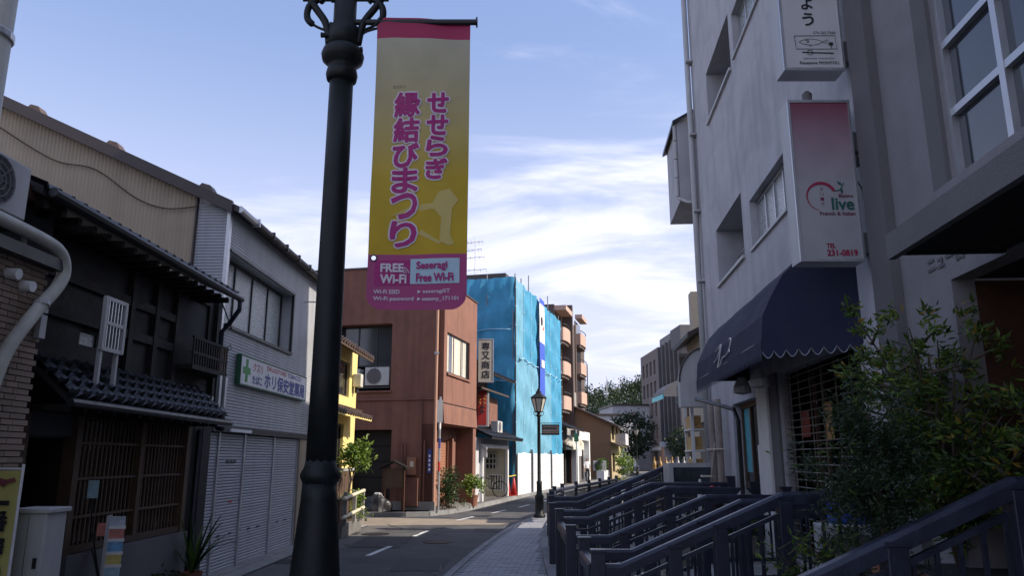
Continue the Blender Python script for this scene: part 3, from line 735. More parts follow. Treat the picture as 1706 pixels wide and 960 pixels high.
ag = thing('long_leaf_plant', 'dark green plant with long arching leaves in a pot beside the shutters', 'plant', (-4.17, 10.45, 0))
MB().lathe([(.10, 0), (.14, .24), (.15, .26), (.13, .26), (.12, .22)], 14).build('pot', m_terra, ag)
rr = random.Random(5)
for i in range(24):
    q = rr.uniform(0, 6.28); ln = rr.uniform(.45, .85); b = rr.uniform(.25, .9); m = MB(); pts = []
    for k in range(7):
        t = k / 6; rd = ln * b * t; z_ = .24 + ln * (1.25 * t - .75 * b * t * t)
        w_ = .028 * (1 - t) ** .6 * (1.1 if t > .05 else .5)
        c_ = Vector((rd * math.cos(q), rd * math.sin(q), z_)); sd = Vector((-math.sin(q), math.cos(q), 0)) * w_
        pts += [c_ - sd, c_ + Vector((0, 0, -.006)), c_ + sd]
    m.add(pts, [(3 * k + j, 3 * k + j + 1, 3 * k + j + 4, 3 * k + j + 3) for k in range(6) for j in range(2)])
    m.build('leaf', m_green_d if i % 3 else m_green, ag)
for i, (x_, y_) in enumerate(((-4.22, 9.6), (-4.15, 9.95))):
    p_ = thing('flower_pot', ('small dark pot under the wooden lattice, left one of two', 'small dark pot under the wooden lattice, right one of two')[i], 'pot', (x_, y_, .02))
    MB().lathe([(.06, 0), (.085, .15), (.092, .16), (.08, .16), (.07, .12)], 12).build('pot', m_black, p_)
    m = MB(); leaf_cloud(m, [(0, 0, .2), (.02, 0, .28), (-.03, .02, .25)], 60, .07, .05, 2.5); tag(m.build('foliage', m_green_d, p_), kind='stuff')

# ------------------------------------------------ yellow plaster house
loc, rz = place_left(-4.296, 16.5, .0208)
yh = thing('yellow_house', 'yellow plastered house with two dark tiled pent roofs by the alley', 'building', loc, rz)
YL = 4.14
m = MB(); wall(m, 0, YL, 0, 4.5, [(.5, 3.3, 3.25, 4.15), (.4, 2.9, 1.45, 2.55)], 0, .12); m.build('wall', m_yellow, yh)
wall(MB(), 0, 8, 0, 4.5, (), YL, 0, axis='y').build('alley_wall', m_yellow, yh); wall(MB(), 0, 8, 0, 4.5, (), .002, 0, axis='y').build('side_wall', m_conc, yh)
window(yh, .52, 3.28, 3.27, 4.13, .06, m_wood_d, m_glass, 3, 1, .05); window(yh, .42, 2.88, 1.47, 2.53, .06, m_wood_d, m_glass, 3, 1, .05)
bx('wood_dado', m_wood_b, yh, 0, YL - .3, -.03, 0, .35, 1.40); bx('dado_cap', m_conc, yh, -.01, YL + .03, -.06, .02, 1.40, 1.47)
for i in range(16): bx('dado_board', m_wood_b, yh, .02 + i * .235, .24 + i * .235, -.045 - .005 * (i % 2), -.03, .36, 1.39)
tiled_roof(yh, -.1, 3.5, -.56, 4.24, .0, 4.52, m_tile_b, .24, 2, .06, m_wood_b)
tiled_roof(yh, -.1, YL - .55, -.56, 2.70, .0, 2.98, m_tile_b, .24, 2, .05, m_yellow)
m = MB(); m.prism([(.0, 4.56), (4, 5.9), (4, 5.8), (.0, 4.48)], 0, YL); m.build('main_roof', m_tile_b, yh)
bx('wall_lamp', m_cream, yh, YL - .55, YL - .28, -.24, -.02, 3.55, 3.9, .02); MB().tube([(YL - .42, -.1, 3.55), (YL - .42, -.1, 3.40)], .05, 8).build('lamp_tip', m_black, yh)
bx('foundation', m_conc, yh, -.01, YL + .01, -.08, .1, 0, .34)
# planter with cream rails
pl_ = thing('planter', 'stone planter with two rounded cream rails at the alley corner', 'planter', (-4.0, 17.2, 0))
MB().box(-.14, .32, 0, 2.2, 0, .30).build('stone_base', m_stonew, pl_, bevel=.02); bx('wood_box', m_wood_b, pl_, -.12, .22, .1, 2.0, .30, .80); bx('soil', m_wood_d, pl_, -.1, .2, .12, 1.98, .8, .815)
m_bamb = M('cream_rail', (.52, .47, .34), .5, .1)
for z_ in (.50, .90): MB().tube(smoothp([(.36, -.2, z_ - .05), (.36, 1.0, z_), (.37, 2.0, z_ + .04), (.33, 2.2, z_ + .03)]), .042, 10).build('rail', m_bamb, pl_, smooth=True)
for y_ in (.1, 1.1, 2.1): bx('rail_post', m_conc, pl_, .30, .38, y_ - .04, y_ + .04, .28, .98)
def shrub(name, label, loc, stems, crown, n, size, spread, mat, cat='shrub', group=None, r=.02, mat2=None):
    t = thing(name, label, cat, loc, 0, group)
    for s_ in stems: MB().tube(smoothp(s_, 4), [r * (1 - .6 * i / (4 * (len(s_) - 1))) for i in range(4 * (len(s_) - 1) + 1)], 6).build('stem', m_bark, t, smooth=True)
    m = MB(); leaf_cloud(m, crown, n, size, spread, 2.6); tag(m.build('foliage', mat, t), kind='stuff')
    if mat2: m = MB(); leaf_cloud(m, crown, n // 3, size, spread * 1.1, 2.6); tag(m.build('new_leaves', mat2, t), kind='stuff')
    return t
shrub('potted_tree', 'bright green leafy little tree rising from the planter by the yellow wall', (-3.92, 18.9, .8), [[(0, 0, 0), (.02, 0, .3), (.10, .05, .6), (.15, .05, .85)], [(.05, 0, .4), (-.05, .05, .7)]],
      [(.1 + random.gauss(0, .15), random.gauss(0, .15), .95 + random.gauss(0, .14)) for _ in range(24)], 420, .15, .08, m_green_l, 'tree', r=.03, mat2=m_green)
shrub('planter_shrub', 'light green shrub growing through the cream planter rails', (-3.9, 18.6, .3), [[(0, 0, 0), (.05, 0, .3)]], [(random.gauss(.12, .12), random.gauss(.2, .25), .40 + random.gauss(0, .13)) for _ in range(20)], 380, .11, .07, m_green_l, mat2=m_green)
po = thing('red_post_box', 'narrow red box on the wall behind the dark lamp post', 'box', (-4.29, 16.75, 0), rz)
bx('body', m_red, po, -.1, .12, -.16, -.02, .95, 1.55, .01); bx('slot', m_black, po, -.06, .08, -.163, -.16, 1.42, 1.45); bx('cap', m_red, po, -.11, .13, -.18, -.01, 1.55, 1.58)

# ------------------------------------------------ brown stucco building
BM = .229
loc, rz = place_left(-2.5, 24.8, BM)
bb = thing('brown_building', 'brown stucco building with a bay window over a roller shutter', 'building', loc, rz)
BT = 7.55
# street front: corner strip, recessed ground floor, bay above
m = MB(); m.box(0, .3, 0, .4, .0, 2.8); m.build('corner_pier', m_brown, bb)
m = MB(); wall(m, .3, 3.7, 0, 2.8, [(.45, 2.75, .12, 2.35)], .4, .1); m.build('ground_floor_wall', m_brown, bb)
sh_ = bx('roller_shutter', m_black, bb, .45, 2.75, .50, .51, .12, 2.35)
me = MB().prism([(.485, 0), (.478, .02), (.478, .075), (.485, .095), (.5, .095), (.5, 0)], .46, 2.74).mesh('shutter_slat', m_brownsh)
for k in range(23): link('shutter_slat', me, sh_, (0, 0, .13 + k * .0965))
for x_ in (.45, 1.3): bx('shutter_rail', m_brownsh, bb, x_ - .02, x_ + .02, .46, .50, .12, 2.35)
bx('shutter_jamb', m_brown, bb, 2.80, 2.95, .25, .4, .12, 2.4)
bx('end_fin', m_brown, bb, 3.7, 4.1, -.248, .4, .0, 2.8)
bw = MB(); wall(bw, .1, 4.1, 3.50, BT, [(.42, 3.12, 4.5, 5.86)], -.25, .10)
bw.quad((.1, -.25, 3.5), (.1, -.25, BT), (.1, .2, BT), (.1, .2, 3.5)); bw.quad((4.1, -.25, 2.8), (4.1, .4, 2.8), (4.1, .4, BT), (4.1, -.25, BT))
bw.quad((.1, -.25, BT), (4.1, -.25, BT), (4.1, .2, BT), (.1, .2, BT))
bay = bw.build('bay', m_brown, bb)
m = MB(); m.prism([(-.25, 3.46), (-.30, 2.82), (.2, 2.82), (.2, 3.46)], .1, 4.1); m.build('bay_spandrel', m_brown, bay)
bx('bay_groove', m_dark, bay, .11, 4.09, -.235, .1, 3.46, 3.5); bx('bay_soffit', m_brown, bay, .1, 4.1, -.24, .42, 2.79, 2.818)
bx('bay_coping', m_brownroof, bay, .06, 4.14, -.29, .2, BT, BT + .045)
wn = window(bb, .42, 3.12, 4.5, 5.86, -.20, m_black, m_glassb, 3, 1, .05)
for a, b in ((.52, .80), (1.20, 2.35), (2.45, 2.85)):
    MB().grid(lambda u, v: (a + (b - a) * u, -.177 + .004 * math.sin(u * (b - a) * 60), 4.56 + 1.24 * v), 24, 2).build('curtain', m_curtain, wn, smooth=True)
bx('window_sill', m_brown, bb, .38, 3.16, -.31, -.2, 4.42, 4.49)
# near side wall facing the alley (local plane x = 0)
def bz(y): return BT + min(1, max(0, y) / 1.6) * .58
hs = [(1.55, 3.6, 3.9, 6.15), (1.45, 3.05, .10, 2.63)]
m = MB(); wall(m, 0, 9, 0, BT, hs, 0.0, .5, axis='y')
for i in range(8):
    a, b = i * .2, (i + 1) * .2; m.quad((0, a, BT), (0, b, BT), (0, b, bz(b)), (0, a, bz(a)))
m.quad((0, 1.6, BT), (0, 9, BT), (0, 9, bz(9)), (0, 1.6, bz(1.6))); m.build('side_wall', m_brown, bb)
m = MB()
for i in range(8):
    a, b = i * .2, (i + 1) * .2; m.quad((-.04, a, bz(a) + .01), (4.1, a, bz(a) + .01), (4.1, b, bz(b) + .01), (-.04, b, bz(b) + .01)); m.quad((-.04, a, bz(a) - .05), (-.04, a, bz(a) + .01), (-.04, b, bz(b) + .01), (-.04, b, bz(b) - .05))
m.quad((-.04, 1.6, bz(2) + .01), (4.1, 1.6, bz(2) + .01), (4.1, 9, bz(2) + .01), (-.04, 9, bz(2) + .01)); m.quad((-.04, 1.6, bz(2) - .05), (-.04, 1.6, bz(2) + .01), (-.04, 9, bz(2) + .01), (-.04, 9, bz(2) - .05))
m.build('roof', m_brownroof, bb)
window(bb, 1.57, 3.58, 4.75, 6.13, .38, m_black, m_glassb, 3, 1, .05, axis='y')
bx('recess_sill', m_brown, bb, -.06, .45, 1.5, 3.65, 3.84, 3.9); bx('unit_shelf', m_black, bb, .0, .42, 1.58, 3.58, 3.98, 4.045)
m = MB()
for k in range(5): MB().box(.30, .36, 1.47, 3.03, .12 + k * .5, .60 + k * .5).build('garage_panel', m_wood_d, bb)
bx('ledge', m_brown, bb, -.05, .0, -.02, 4, 3.58, 3.63)
bx('end_wall', m_brown, bb, 4.0, 4.09, .4, 9, 0, BT)
for y_, a, b in ((.30, .1, 2.3), (.42, .1, 3.5), (.95, .1, 2.2), (1.05, .1, 2.2)):
    MB().tube([(-.05, y_, a), (-.05, y_, b)], .028, 8).build('conduit', m_brown, bb)
m_dpipe = M('pink_brown_pipe', (.40, .22, .15), .6, .1)
MB().tube([(-.05, -.05, .1), (-.05, -.05, 7.4)], .05, 10).build('downpipe', m_dpipe, bb); bx('pipe_band', m_alu, bb, -.11, .0, -.11, .01, 5.05, 5.12)
bx('meter_box', m_brownsh, bb, -.14, -.0, .55, .85, 1.2, 1.75, .01); bx('meter_glass', m_curtain, bb, -.148, -.14, .62, .74, 1.45, 1.62)
bx('gas_box', m_brown, bb, -.18, -.0, .45, .95, .25, 1.1)
bx('plinth', m_conc, bb, -.10, 0.0, -.10, 1.4, 0, .38)
bx('core', m_dark, bb, .6, 3.9, .75, 8.9, .0, 7.4)
def on_side(y, x=0., z=0.):      # world point of the brown building's local (x, y, z)
    c_, s_ = math.cos(rz), math.sin(rz)
    return (loc[0] + c_ * x - s_ * y, loc[1] + s_ * x + c_ * y, z)
ac_unit('larger white air conditioner on the brown wall, beside a smaller one', on_side(2.48, .02, 4.05), rz - math.pi / 2, .86, .64, .30, 'air conditioners on the brown wall')
ac_unit('smaller white air conditioner half hidden by the yellow house eave', on_side(3.30, .06, 4.05), rz - math.pi / 2, .62, .60, .30, 'air conditioners on the brown wall')
nb = thing('notice_board', 'small wooden notice board with gabled roof beside the garage opening', 'notice board', on_side(1.50, -.55, .12), rz - math.pi / 2)
for x_ in (.05, .70): bx('leg', m_wood_r, nb, x_ - .04, x_ + .04, .0, .08, 0, 1.32)
bx('board', m_wood_b, nb, .02, .73, .0, .06, .68, 1.28); bx('cross_rail', m_wood_r, nb, .0, .75, -.02, .0, .66, .71)
m = MB(); m.prism([(-.08, 1.28), (.375, 1.47), (.83, 1.28), (.83, 1.33), (.375, 1.53), (-.08, 1.33)], -.12, .18, 'y'); m.build('roof', m_wood_d, nb)
hp = thing('covered_bundle', 'black tarpaulin bundle on the ground before the garage', 'bundle', on_side(1.55, -.75, .12))
m = MB()
def blob(rx, ry, rz_, sd, n=14, k=8):
    r2 = random.Random(sd); ph = [r2.uniform(0, 6) for _ in range(4)]
    def fn(u, v):
        a, b = 2 * math.pi * u, math.pi * .5 * v; q = 1 + .13 * math.sin(3 * a + ph[0]) * math.cos(b) + .1 * math.sin(5 * b + 2 * a + ph[1]) + .05 * math.sin(9 * a + ph[2])
        return (rx * q * math.cos(a) * math.cos(b), ry * q * math.sin(a) * math.cos(b), rz_ * q * math.sin(b))
    return fn
MB().grid(blob(.44, .3, .5, 2), 28, 12).build('tarpaulin', m_black, hp); MB().box(-.1, .1, -.12, .0, .46, .56).build('top_bag', m_offw, hp, bevel=.04)
sp = thing('sign_pole', 'thin striped steel pole with stickers at the brown corner', 'pole', (-2.27, 24.25, .12))
MB().tube([(0, 0, 0), (0, 0, 3.5)], .035, 10).build('shaft', m_alu, sp)
for z_, c_ in ((1.2, m_red), (1.9, m_blue), (2.5, m_white)): MB().lathe([(.037, z_), (.037, z_ + .3)], 10).build('sticker', c_, sp)
bx('small_plate', m_offw, sp, -.09, .09, -.05, -.04, 2.7, 3.4)
tx = thing('street_plate', 'narrow blue address plate on the brown wall', 'sign', on_side(.12, -.02, 0), rz - math.pi / 2)
bx('plate', m_blue, tx, -.06, .06, -.02, 0, 1.25, 2.0); [bx('printed_mark', m_white, tx, -.03, .03, -.023, -.02, 1.33 + .14 * k, 1.41 + .14 * k) for k in range(4)]
shrub('round_bush', 'dense dark green bush at the corner of the brown building', (-2.03, 25.5, .1), [[(0, 0, 0), (0, 0, .4)]], [(random.gauss(0, .2), random.gauss(0, .2), .62 + random.gauss(0, .27)) for _ in range(60)], 1500, .09, .07, m_green_d, 'bush', mat2=m_green)
pt = shrub('potted_shrub', 'light green potted shrub in front of the brown roller shutter', (-1.35, 27.0, .12), [[(0, 0, .2), (.05, 0, .5)], [(0, 0, .2), (-.08, .04, .5)]], [(random.gauss(0, .18), random.gauss(0, .15), .72 + random.gauss(0, .16)) for _ in range(26)], 520, .12, .07, m_green_l, 'plant', mat2=m_green)
MB().lathe([(.14, 0), (.19, .3), (.205, .32), (.205, .36), (.17, .36), (.16, .3)], 14).build('pot', m_terra, pt)
for i, (x_, y_, s_) in enumerate(((-1.95, 26.2, .22), (-1.7, 26.3, .16), (-1.58, 26.55, .18))):
    o = MB().grid(blob(s_ * 1.2, s_, s_ * .8, 11 + i), 16, 8).build('garden_rock', m_stonew, None, loc=(x_, y_, .12))
    tag(o, ('largest grey rock between the bush and the potted shrub', 'smallest grey rock between the bush and the potted shrub', 'grey rock nearest the terracotta pot of the brown shopfront')[i], 'rock', 'rocks by the brown building')

# ------------------------------------------------ small old shop with the vertical signs
loc, rz = place_left(-1.19 - .0, 29.75, BM)
ss = thing('old_shop', 'narrow old shop with tiled pent roof and white framed porch', 'building', loc, rz)
SLN = 4.9
m = MB(); wall(m, -.6, SLN, 0, 2.5, [(.2, 4.3, 0.12, 2.15)], .05, .05); m.build('front_wall', m_stucco, ss)
m_porch = M('porch_cream', (.55, .52, .42), .8, .08, 4., .2)
m = MB(); m.quad((.1, 1.6, .1), (4.4, 1.6, .1), (4.4, 1.6, 2.4), (.1, 1.6, 2.4)); m.quad((4.32, .1, .1), (4.32, 1.6, .1), (4.32, 1.6, 2.4), (4.32, .1, 2.4)); m.quad((.18, .1, .1), (.18, 1.6, .1), (.18, 1.6, 2.4), (.18, .1, 2.4)); m.build('porch_wall', m_porch, ss)
fr = MB(); fr.box(.05, .20, -.06, .06, .1, 2.2); fr.box(4.25, 4.42, -.06, .06, .1, 2.2); fr.box(.05, 4.42, -.065, .065, 2.12, 2.26); fr.build('porch_frame', m_white, ss)
window(ss, .45, 1.25, 1.25, 1.95, 4.24, m_offw, m_glass, 5, 3, .05, axis='y'); window(ss, .15, .85, .35, 1.05, 4.24, m_white, m_glass, 6, 1, .05, axis='y'); window(ss, .7, 2.1, 1.3, 2.0, 1.53, m_offw, m_glass, 4, 2, .05)
tiled_roof(ss, -.5, SLN + .2, -.55, 2.50, .9, 3.15, m_tile_d, .30, 4, .06, m_wood_d)
m = MB(); wall(m, -.2, SLN - .6, 2.9, 5.1, [(1.0, 2.4, 3.4, 4.2)], .9, .1); m.build('upper_wall', m_wood_b, ss)
window(ss, 1.02, 2.38, 3.42, 4.18, .95, m_wood_d, m_glass, 2, 1, .05)
bx('side_box', m_brown, ss, 2.6, 4.0, .35, .9, 3.0, 4.25)
m = MB(); m.prism([(-.1, 4.42), (1.2, 4.85), (1.2, 4.78), (-.1, 4.35)], -.3, 4.3); m.build('eave', m_wood_b, ss)
tiled_roof(ss, 1.2, SLN + .2, -.2, 5.08, 1.4, 5.7, m_tile_d, .30, 3, .06, m_wood_d)
bx('core', m_dark, ss, -.1, SLN - .1, 1.7, 7, 0, 5.4)
wall(MB(), .1, 7, 0, 5.5, (), -.15, 0, axis='y').build('side_wall', m_wood_b, ss)
def on_shop(x, y, z=0.):
    c_, s_ = math.cos(rz), math.sin(rz); return (loc[0] + c_ * x - s_ * y, loc[1] + s_ * x + c_ * y, z)
SHOPF = on_shop
ac_unit('white air conditioner on the tiled pent roof below the red sign', on_shop(2.2, -.12, 2.74), rz, .80, .50, .3)
vsn = thing('vertical_shop_sign', 'tall cream vertical sign with four black characters', 'sign', (-1.06, 30.5, 0))
bx('sign_box', M('cream_sign', (.50, .45, .36), .55, .06, 3., .05), vsn, -.29, .29, 0, .26, 4.73, 6.43, .01); m = MB(); m.box(-.31, .31, -.012, .27, 6.43, 6.46); m.box(-.31, .31, -.012, .27, 4.70, 4.73); m.box(-.31, -.29, -.01, .27, 4.73, 6.43); m.box(.29, .31, -.01, .27, 4.73, 6.43); m.build('sign_frame', m_alu, vsn)
lettering('専又商店', .32, .31, m_ink, vsn, -.16, -.006, 6.31, .008, vertical=True, step=.38, keep=False)
for z_ in (5.0, 6.1): bx('bracket', m_alu, vsn, -.45, -.31, .10, .16, z_, z_ + .06)
rsn = thing('red_shop_sign', 'red vertical restaurant sign with gold and black characters', 'sign', (-1.19, 30.8, 0))
bx('sign_box', m_offw, rsn, -.25, .26, 0, .2, 2.95, 4.46, .01); bx('red_face', m_red, rsn, -.20, .17, -.008, 0, 3.02, 4.38)
m_gold = M('gold_ink', (.55, .36, .10), .5)
m = MB()
for x_ in (-.11, .07):
    for k in range(3): z_ = 4.18 - k * .15; m.tube([(x_ - .04, -.011, z_ + .03), (x_ + .03, -.011, z_ + .04), (x_ + .035, -.011, z_ - .02), (x_ - .03, -.011, z_ - .03)], .012, 4)
m.build('gold_characters', m_gold, rsn)
m = MB()
for z_ in (3.72, 3.55): m.tube([(-.09, -.011, z_), (.02, -.011, z_ + .06), (.07, -.011, z_), (-.01, -.011, z_ - .06), (-.06, -.011, z_ - .02)], .02, 5)
m.build('black_characters', m_ink, rsn)
for z_ in (3.2, 4.2): bx('bracket', m_alu, rsn, -.45, -.25, .08, .13, z_, z_ + .05)
mtr = thing('meter_box', 'grey meter box on the white porch post', 'box', on_shop(.0, -.14, 0), rz); bx('box', m_alu, mtr, -.12, .10, -.1, .05, 1.75, 2.15, .01); bx('dial', m_glass, mtr, -.06, .04, -.108, -.1, 1.92, 2.06); bx('conduit', m_alu, mtr, -.03, .0, -.03, 0, .1, 1.75)
# bicycle in the porch
bi = thing('bicycle', 'black bicycle parked inside the white framed porch', 'bicycle', on_shop(3.7, .15, .10), rz + math.pi / 2)
for cx_ in (0, 1.05):
    wb = MB().tube([(cx_ + .33 * math.cos(2 * math.pi * i / 24), 0, .34 + .33 * math.sin(2 * math.pi * i / 24)) for i in range(25)], .022, 6).build('wheel', m_black, bi)
    m = MB()
    for i in range(10): q = 2 * math.pi * i / 10; m.tube([(cx_, 0, .34), (cx_ + .31 * math.cos(q), 0, .34 + .31 * math.sin(q))], .004, 4)
    m.build('spokes', m_alu, wb)
m = MB()
for a, b in (((0, .34), (.42, .36)), ((.42, .36), (.32, .82)), ((0, .34), (.34, .72)), ((.42, .36), (.88, .78)), ((.34, .74), (.86, .84)), ((1.05, .34), (.86, .92))): m.tube([(a[0], 0, a[1]), (b[0], 0, b[1])], .018, 6)
m.build('frame', m_black, bi); bx('saddle', m_black, bi, .2, .45, -.07, .07, .84, .90, .03); MB().tube([(.80, -.28, 1.02), (.86, -.1, .96), (.86, .1, .96), (.80, .28, 1.02)], .014, 6).build('handlebar', m_alu, bi); bx('front_basket', m_alu, bi, .95, 1.25, -.16, .16, .72, .96)

# ------------------------------------------------ house wrapped in blue sheeting
BLM = .24
loc, rz = place_left(.14, 35.0, BLM)
bs = thing('sheeted_building', 'building wrapped in bright blue scaffold sheeting above white hoarding', 'building', loc, rz)
for ms_ in (m_sheet, m_sheet2):
  t = ms_.node_tree; n = t.nodes; p = n['Principled BSDF']
  trn = n.new('ShaderNodeBsdfTranslucent'); mxs = n.new('ShaderNodeMixShader'); mxs.inputs[0].default_value = .30
  t.links.new(p.inputs['Base Color'].links[0].from_socket, trn.inputs[0]); t.links.new(p.outputs[0], mxs.inputs[1]); t.links.new(trn.outputs[0], mxs.inputs[2]); t.links.new(mxs.outputs[0], n['Material Output'].inputs[0])
BH = 10.12; m_trimb = M('pale_blue_hem', (.30, .52, .66), .6, .1)
def wr(a, z, sd): return 1.5 * (.05 * math.sin(a * 3.1 + sd) * math.sin(z * 1.3 + sd * 2) + .035 * math.sin(a * 9 + z * 1.1 + sd) + .03 * math.sin(z * 4.2 + a * 1.7 + sd * 3) + .018 * math.sin(a * 17 + 5 * math.sin(z * 1.1)))
cols = [0, 1.75, 3.5, 5.25, 7.0, 8.75, 10.5, 12.3]
for (z0_, z1_) in ((1.9, 6.45), (6.42, BH)):
    for i, (a, b) in enumerate(zip(cols, cols[1:])):
        MB().grid(lambda u, v: (a + (b - a) * u, .04 * math.sin(math.pi * u) + wr(a + (b - a) * u, z0_ + (z1_ - z0_) * v, i * 1.7 + z0_) * math.sin(math.pi * min(1, max(0, u))) ** .5 - (.02 if z0_ < 3 else 0), z0_ + (z1_ - z0_) * v + .06 * math.sin(math.pi * u) * (1 - v) * (-1 if z0_ > 3 else 0)), 14, 26).build('sheet', m_sheet2 if (z0_ < 3 and i < 5) or i in (0, 3) else m_sheet, bs, smooth=True)
for i in range(3):
    a, b = i * 2.6, (i + 1) * 2.6
    for (z0_, z1_) in ((.1, 5.2), (5.17, BH)):
        MB().grid(lambda u, v: (-.02 + wr(a + (b - a) * u, z0_ + (z1_ - z0_) * v, i * 2.1 + 4), a + (b - a) * u, z0_ + (z1_ - z0_) * v), 16, 28).build('side_sheet', m_sheet, bs, smooth=True)
for i, (a, b) in enumerate(zip(cols, cols[1:])):
    MB().tube(smoothp([(a + (b - a) * t_, -.06 - .03 * math.sin(math.pi * t_), 6.44 - .10 * math.sin(math.pi * t_) + .03 * math.sin(9 * t_ + i)) for t_ in (0, .2, .4, .6, .8, 1)], 3), .022, 5).build('sheet_hem', m_trimb, bs, smooth=True)
for a in cols[1:-1]:
    for (z0_, z1_) in ((1.95, 6.4), (6.45, BH)): MB().tube([(a, -.02, z0_), (a + .01, -.03, (z0_ + z1_) / 2), (a, -.02, z1_)], .014, 5).build('sheet_seam', m_trimb, bs)
for a in cols:
    for k in range(9): bx('sheet_tie', m_trim, bs, a - .03, a + .03, -.05, -.02, 2.4 + k * .9, 2.46 + k * .9)
for z_ in (2.6, 5.18, 7.6): MB().tube(smoothp([(-.10 - .02 * math.sin(3 * k), .2 + k * 1.0, z_ + .06 * math.sin(k * 2.2)) for k in range(8)], 3), .02, 5).build('sheet_hem', m_trimb, bs, smooth=True)
m_pip = M('scaffold_pipe', (.20, .21, .23), .4, .1, metal=.5)
for x_ in cols: MB().tube([(x_, .10, 0), (x_, .10, BH + random.choice((.1, .35, .9)) * (1 if x_ > 1 else .3))], .03, 6).build('scaffold_pole', m_pip, bs)
for y_ in (0.02, 1.4, 2.6, 5.2): MB().tube([(.10, y_, 0), (.10, y_, BH + .2)], .03, 6).build('scaffold_pole', m_pip, bs)
for z_ in (2.2, 4.1, 5.9, 7.8, 9.7):
    MB().tube([(0, .10, z_), (12.3, .10, z_)], .025, 6).build('scaffold_rail', m_pip, bs); MB().tube([(.10, .0, z_), (.10, 7.8, z_)], .025, 6).build('scaffold_rail', m_pip, bs)
    bx('scaffold_deck', m_pip, bs, .15, 12.2, .15, .65, z_ - .35, z_ - .31)
bx('inner_wall', m_conc, bs, .8, 11.6, .8, 7.6, 0, 10.25); bx('inner_roof', m_brownroof, bs, .6, 11.7, .6, 7.7, 10.25, 10.5)
MB().tube([(0, -.02, .1), (0, -.02, BH)], .035, 6).build('corner_tie', m_black, bs)
ant = thing('television_antenna', 'thin television antenna on the roof behind the banner', 'antenna', (-1.85, 37.0, 10.4))
MB().tube([(0, 0, 0), (0, 0, 2.4)], .025, 6).build('mast', m_alu, ant)
for z_, l_ in ((2.0, .75), (1.6, .6), (1.2, .9), (.55, 1.1)):
    b_ = MB().tube([(-l_ * .8, 0, z_ - .06), (l_ * .5, 0, z_ + .06)], .016, 5).build('boom', m_alu, ant)
    for k in range(6): x_ = -l_ * .8 + l_ * 1.3 * k / 5; MB().tube([(x_, -.3, z_), (x_, .3, z_)], .009, 4).build('element', m_alu, b_)
hb = thing('hanging_banner', 'long white and blue banner hanging down the sunlit blue sheeting', 'banner', loc, rz)
m_bblue = M('banner_blue', (.03, .08, .45), .6, .08)
m = MB(); m.grid(lambda u, v: (5.05 + 1.35 * u, -.16 + .006 * math.sin(u * 5 + v * 9), 7.78 + 2.1 * v), 8, 10); m.build('white_half', m_white, hb, smooth=True)
MB().grid(lambda u, v: (5.05 + 1.35 * u, -.16 + .006 * math.sin(u * 5 + v * 9), 4.85 + 2.93 * v), 8, 12).build('blue_half', m_bblue, hb, smooth=True)
MB().grid(lambda u, v: (5.05 + 1.35 * u, -.16, 9.88 + .3 * v), 4, 2).build('top_hem', m_bblue, hb)
MB().prism([(5.55 + .22 * math.cos(q * .5236), 8.95 + .26 * math.sin(q * .5236)) for q in range(12)], -.195, -.19, 'y').build('printed_disc', m_ink, hb); MB().prism([(5.78, 8.5), (6.05, 8.5), (5.98, 8.85)], -.195, -.19, 'y').build('printed_mark', m_red, hb)
bx('printed_block', m_white, hb, 5.35, 6.1, -.195, -.19, 6.45, 6.85)
# hoarding panels, gate lattices
hd = thing('site_hoarding', 'white site hoarding panels along the foot of the blue sheeting', 'fence', loc, rz)
m_hw = M('hoarding_white', (.78, .78, .77), .5, .04, 3., .03, streak=.06)
x_ = .05; k = 0
for wd_h in (.9, .9, 1.0, .6, .9, .9, .9, .9, .9, .6, .9, .9, .9, .9):
    if abs(wd_h - .6) < .01:
        g_ = MB(); 
        for j in range(5): g_.box(x_ + .05 + j * .12, x_ + .08 + j * .12, -.10, -.08, .1, 2.15)
        for z_ in (.2, 1.1, 2.0): g_.box(x_, x_ + .6, -.08, -.06, z_ - .02, z_ + .02)
        g_.build('gate', m_pip, hd)
    else:
        pn = bx('panel', m_hw, hd, x_, x_ + wd_h - .012, -.12, -.09, .06, 1.95 + .04 * (k % 2))
        for j in range(1, 4): bx('panel_rib', m_hw, pn, x_ + j * wd_h / 4 - .012, x_ + j * wd_h / 4 + .012, -.135, -.12, .08, 1.9)
        bx('panel_seam', m_pip, pn, x_, x_ + wd_h - .012, -.125, -.12, 1.0, 1.012)
    x_ += wd_h; k += 1
def on_b(x, y, z=0.):
    c_, s_ = math.cos(rz), math.sin(rz); return (loc[0] + c_ * x - s_ * y, loc[1] + s_ * x + c_ * y, z)
for i, (x_, y_, tall) in enumerate(((-.45, -.05, .75), (-.75, .15, .7))):
    cn = thing('traffic_cone', ('front red traffic cone at the corner of the hoarding', 'rear red traffic cone at the corner of the hoarding')[i], 'cone', on_b(x_, y_, .12), 0, 'red cones at the hoarding')
    bx('base', m_red, cn, -.18, .18, -.18, .18, 0, .04); MB().lathe([(.14, .04), (.035, tall), (.02, tall + .01)], 14).build('cone_body', m_red, cn, smooth=True)
tp = tag(MB().tube([on_b(-1.2, .3, 1.0), on_b(-.5, .12, .94), on_b(-.02, -.03, .98)], .025, 6).build('warning_rope', M('yellow_rope', (.55, .42, .05), .7, .4, 30.)), 'yellow and black warning rope beside the hoarding corner', 'rope')

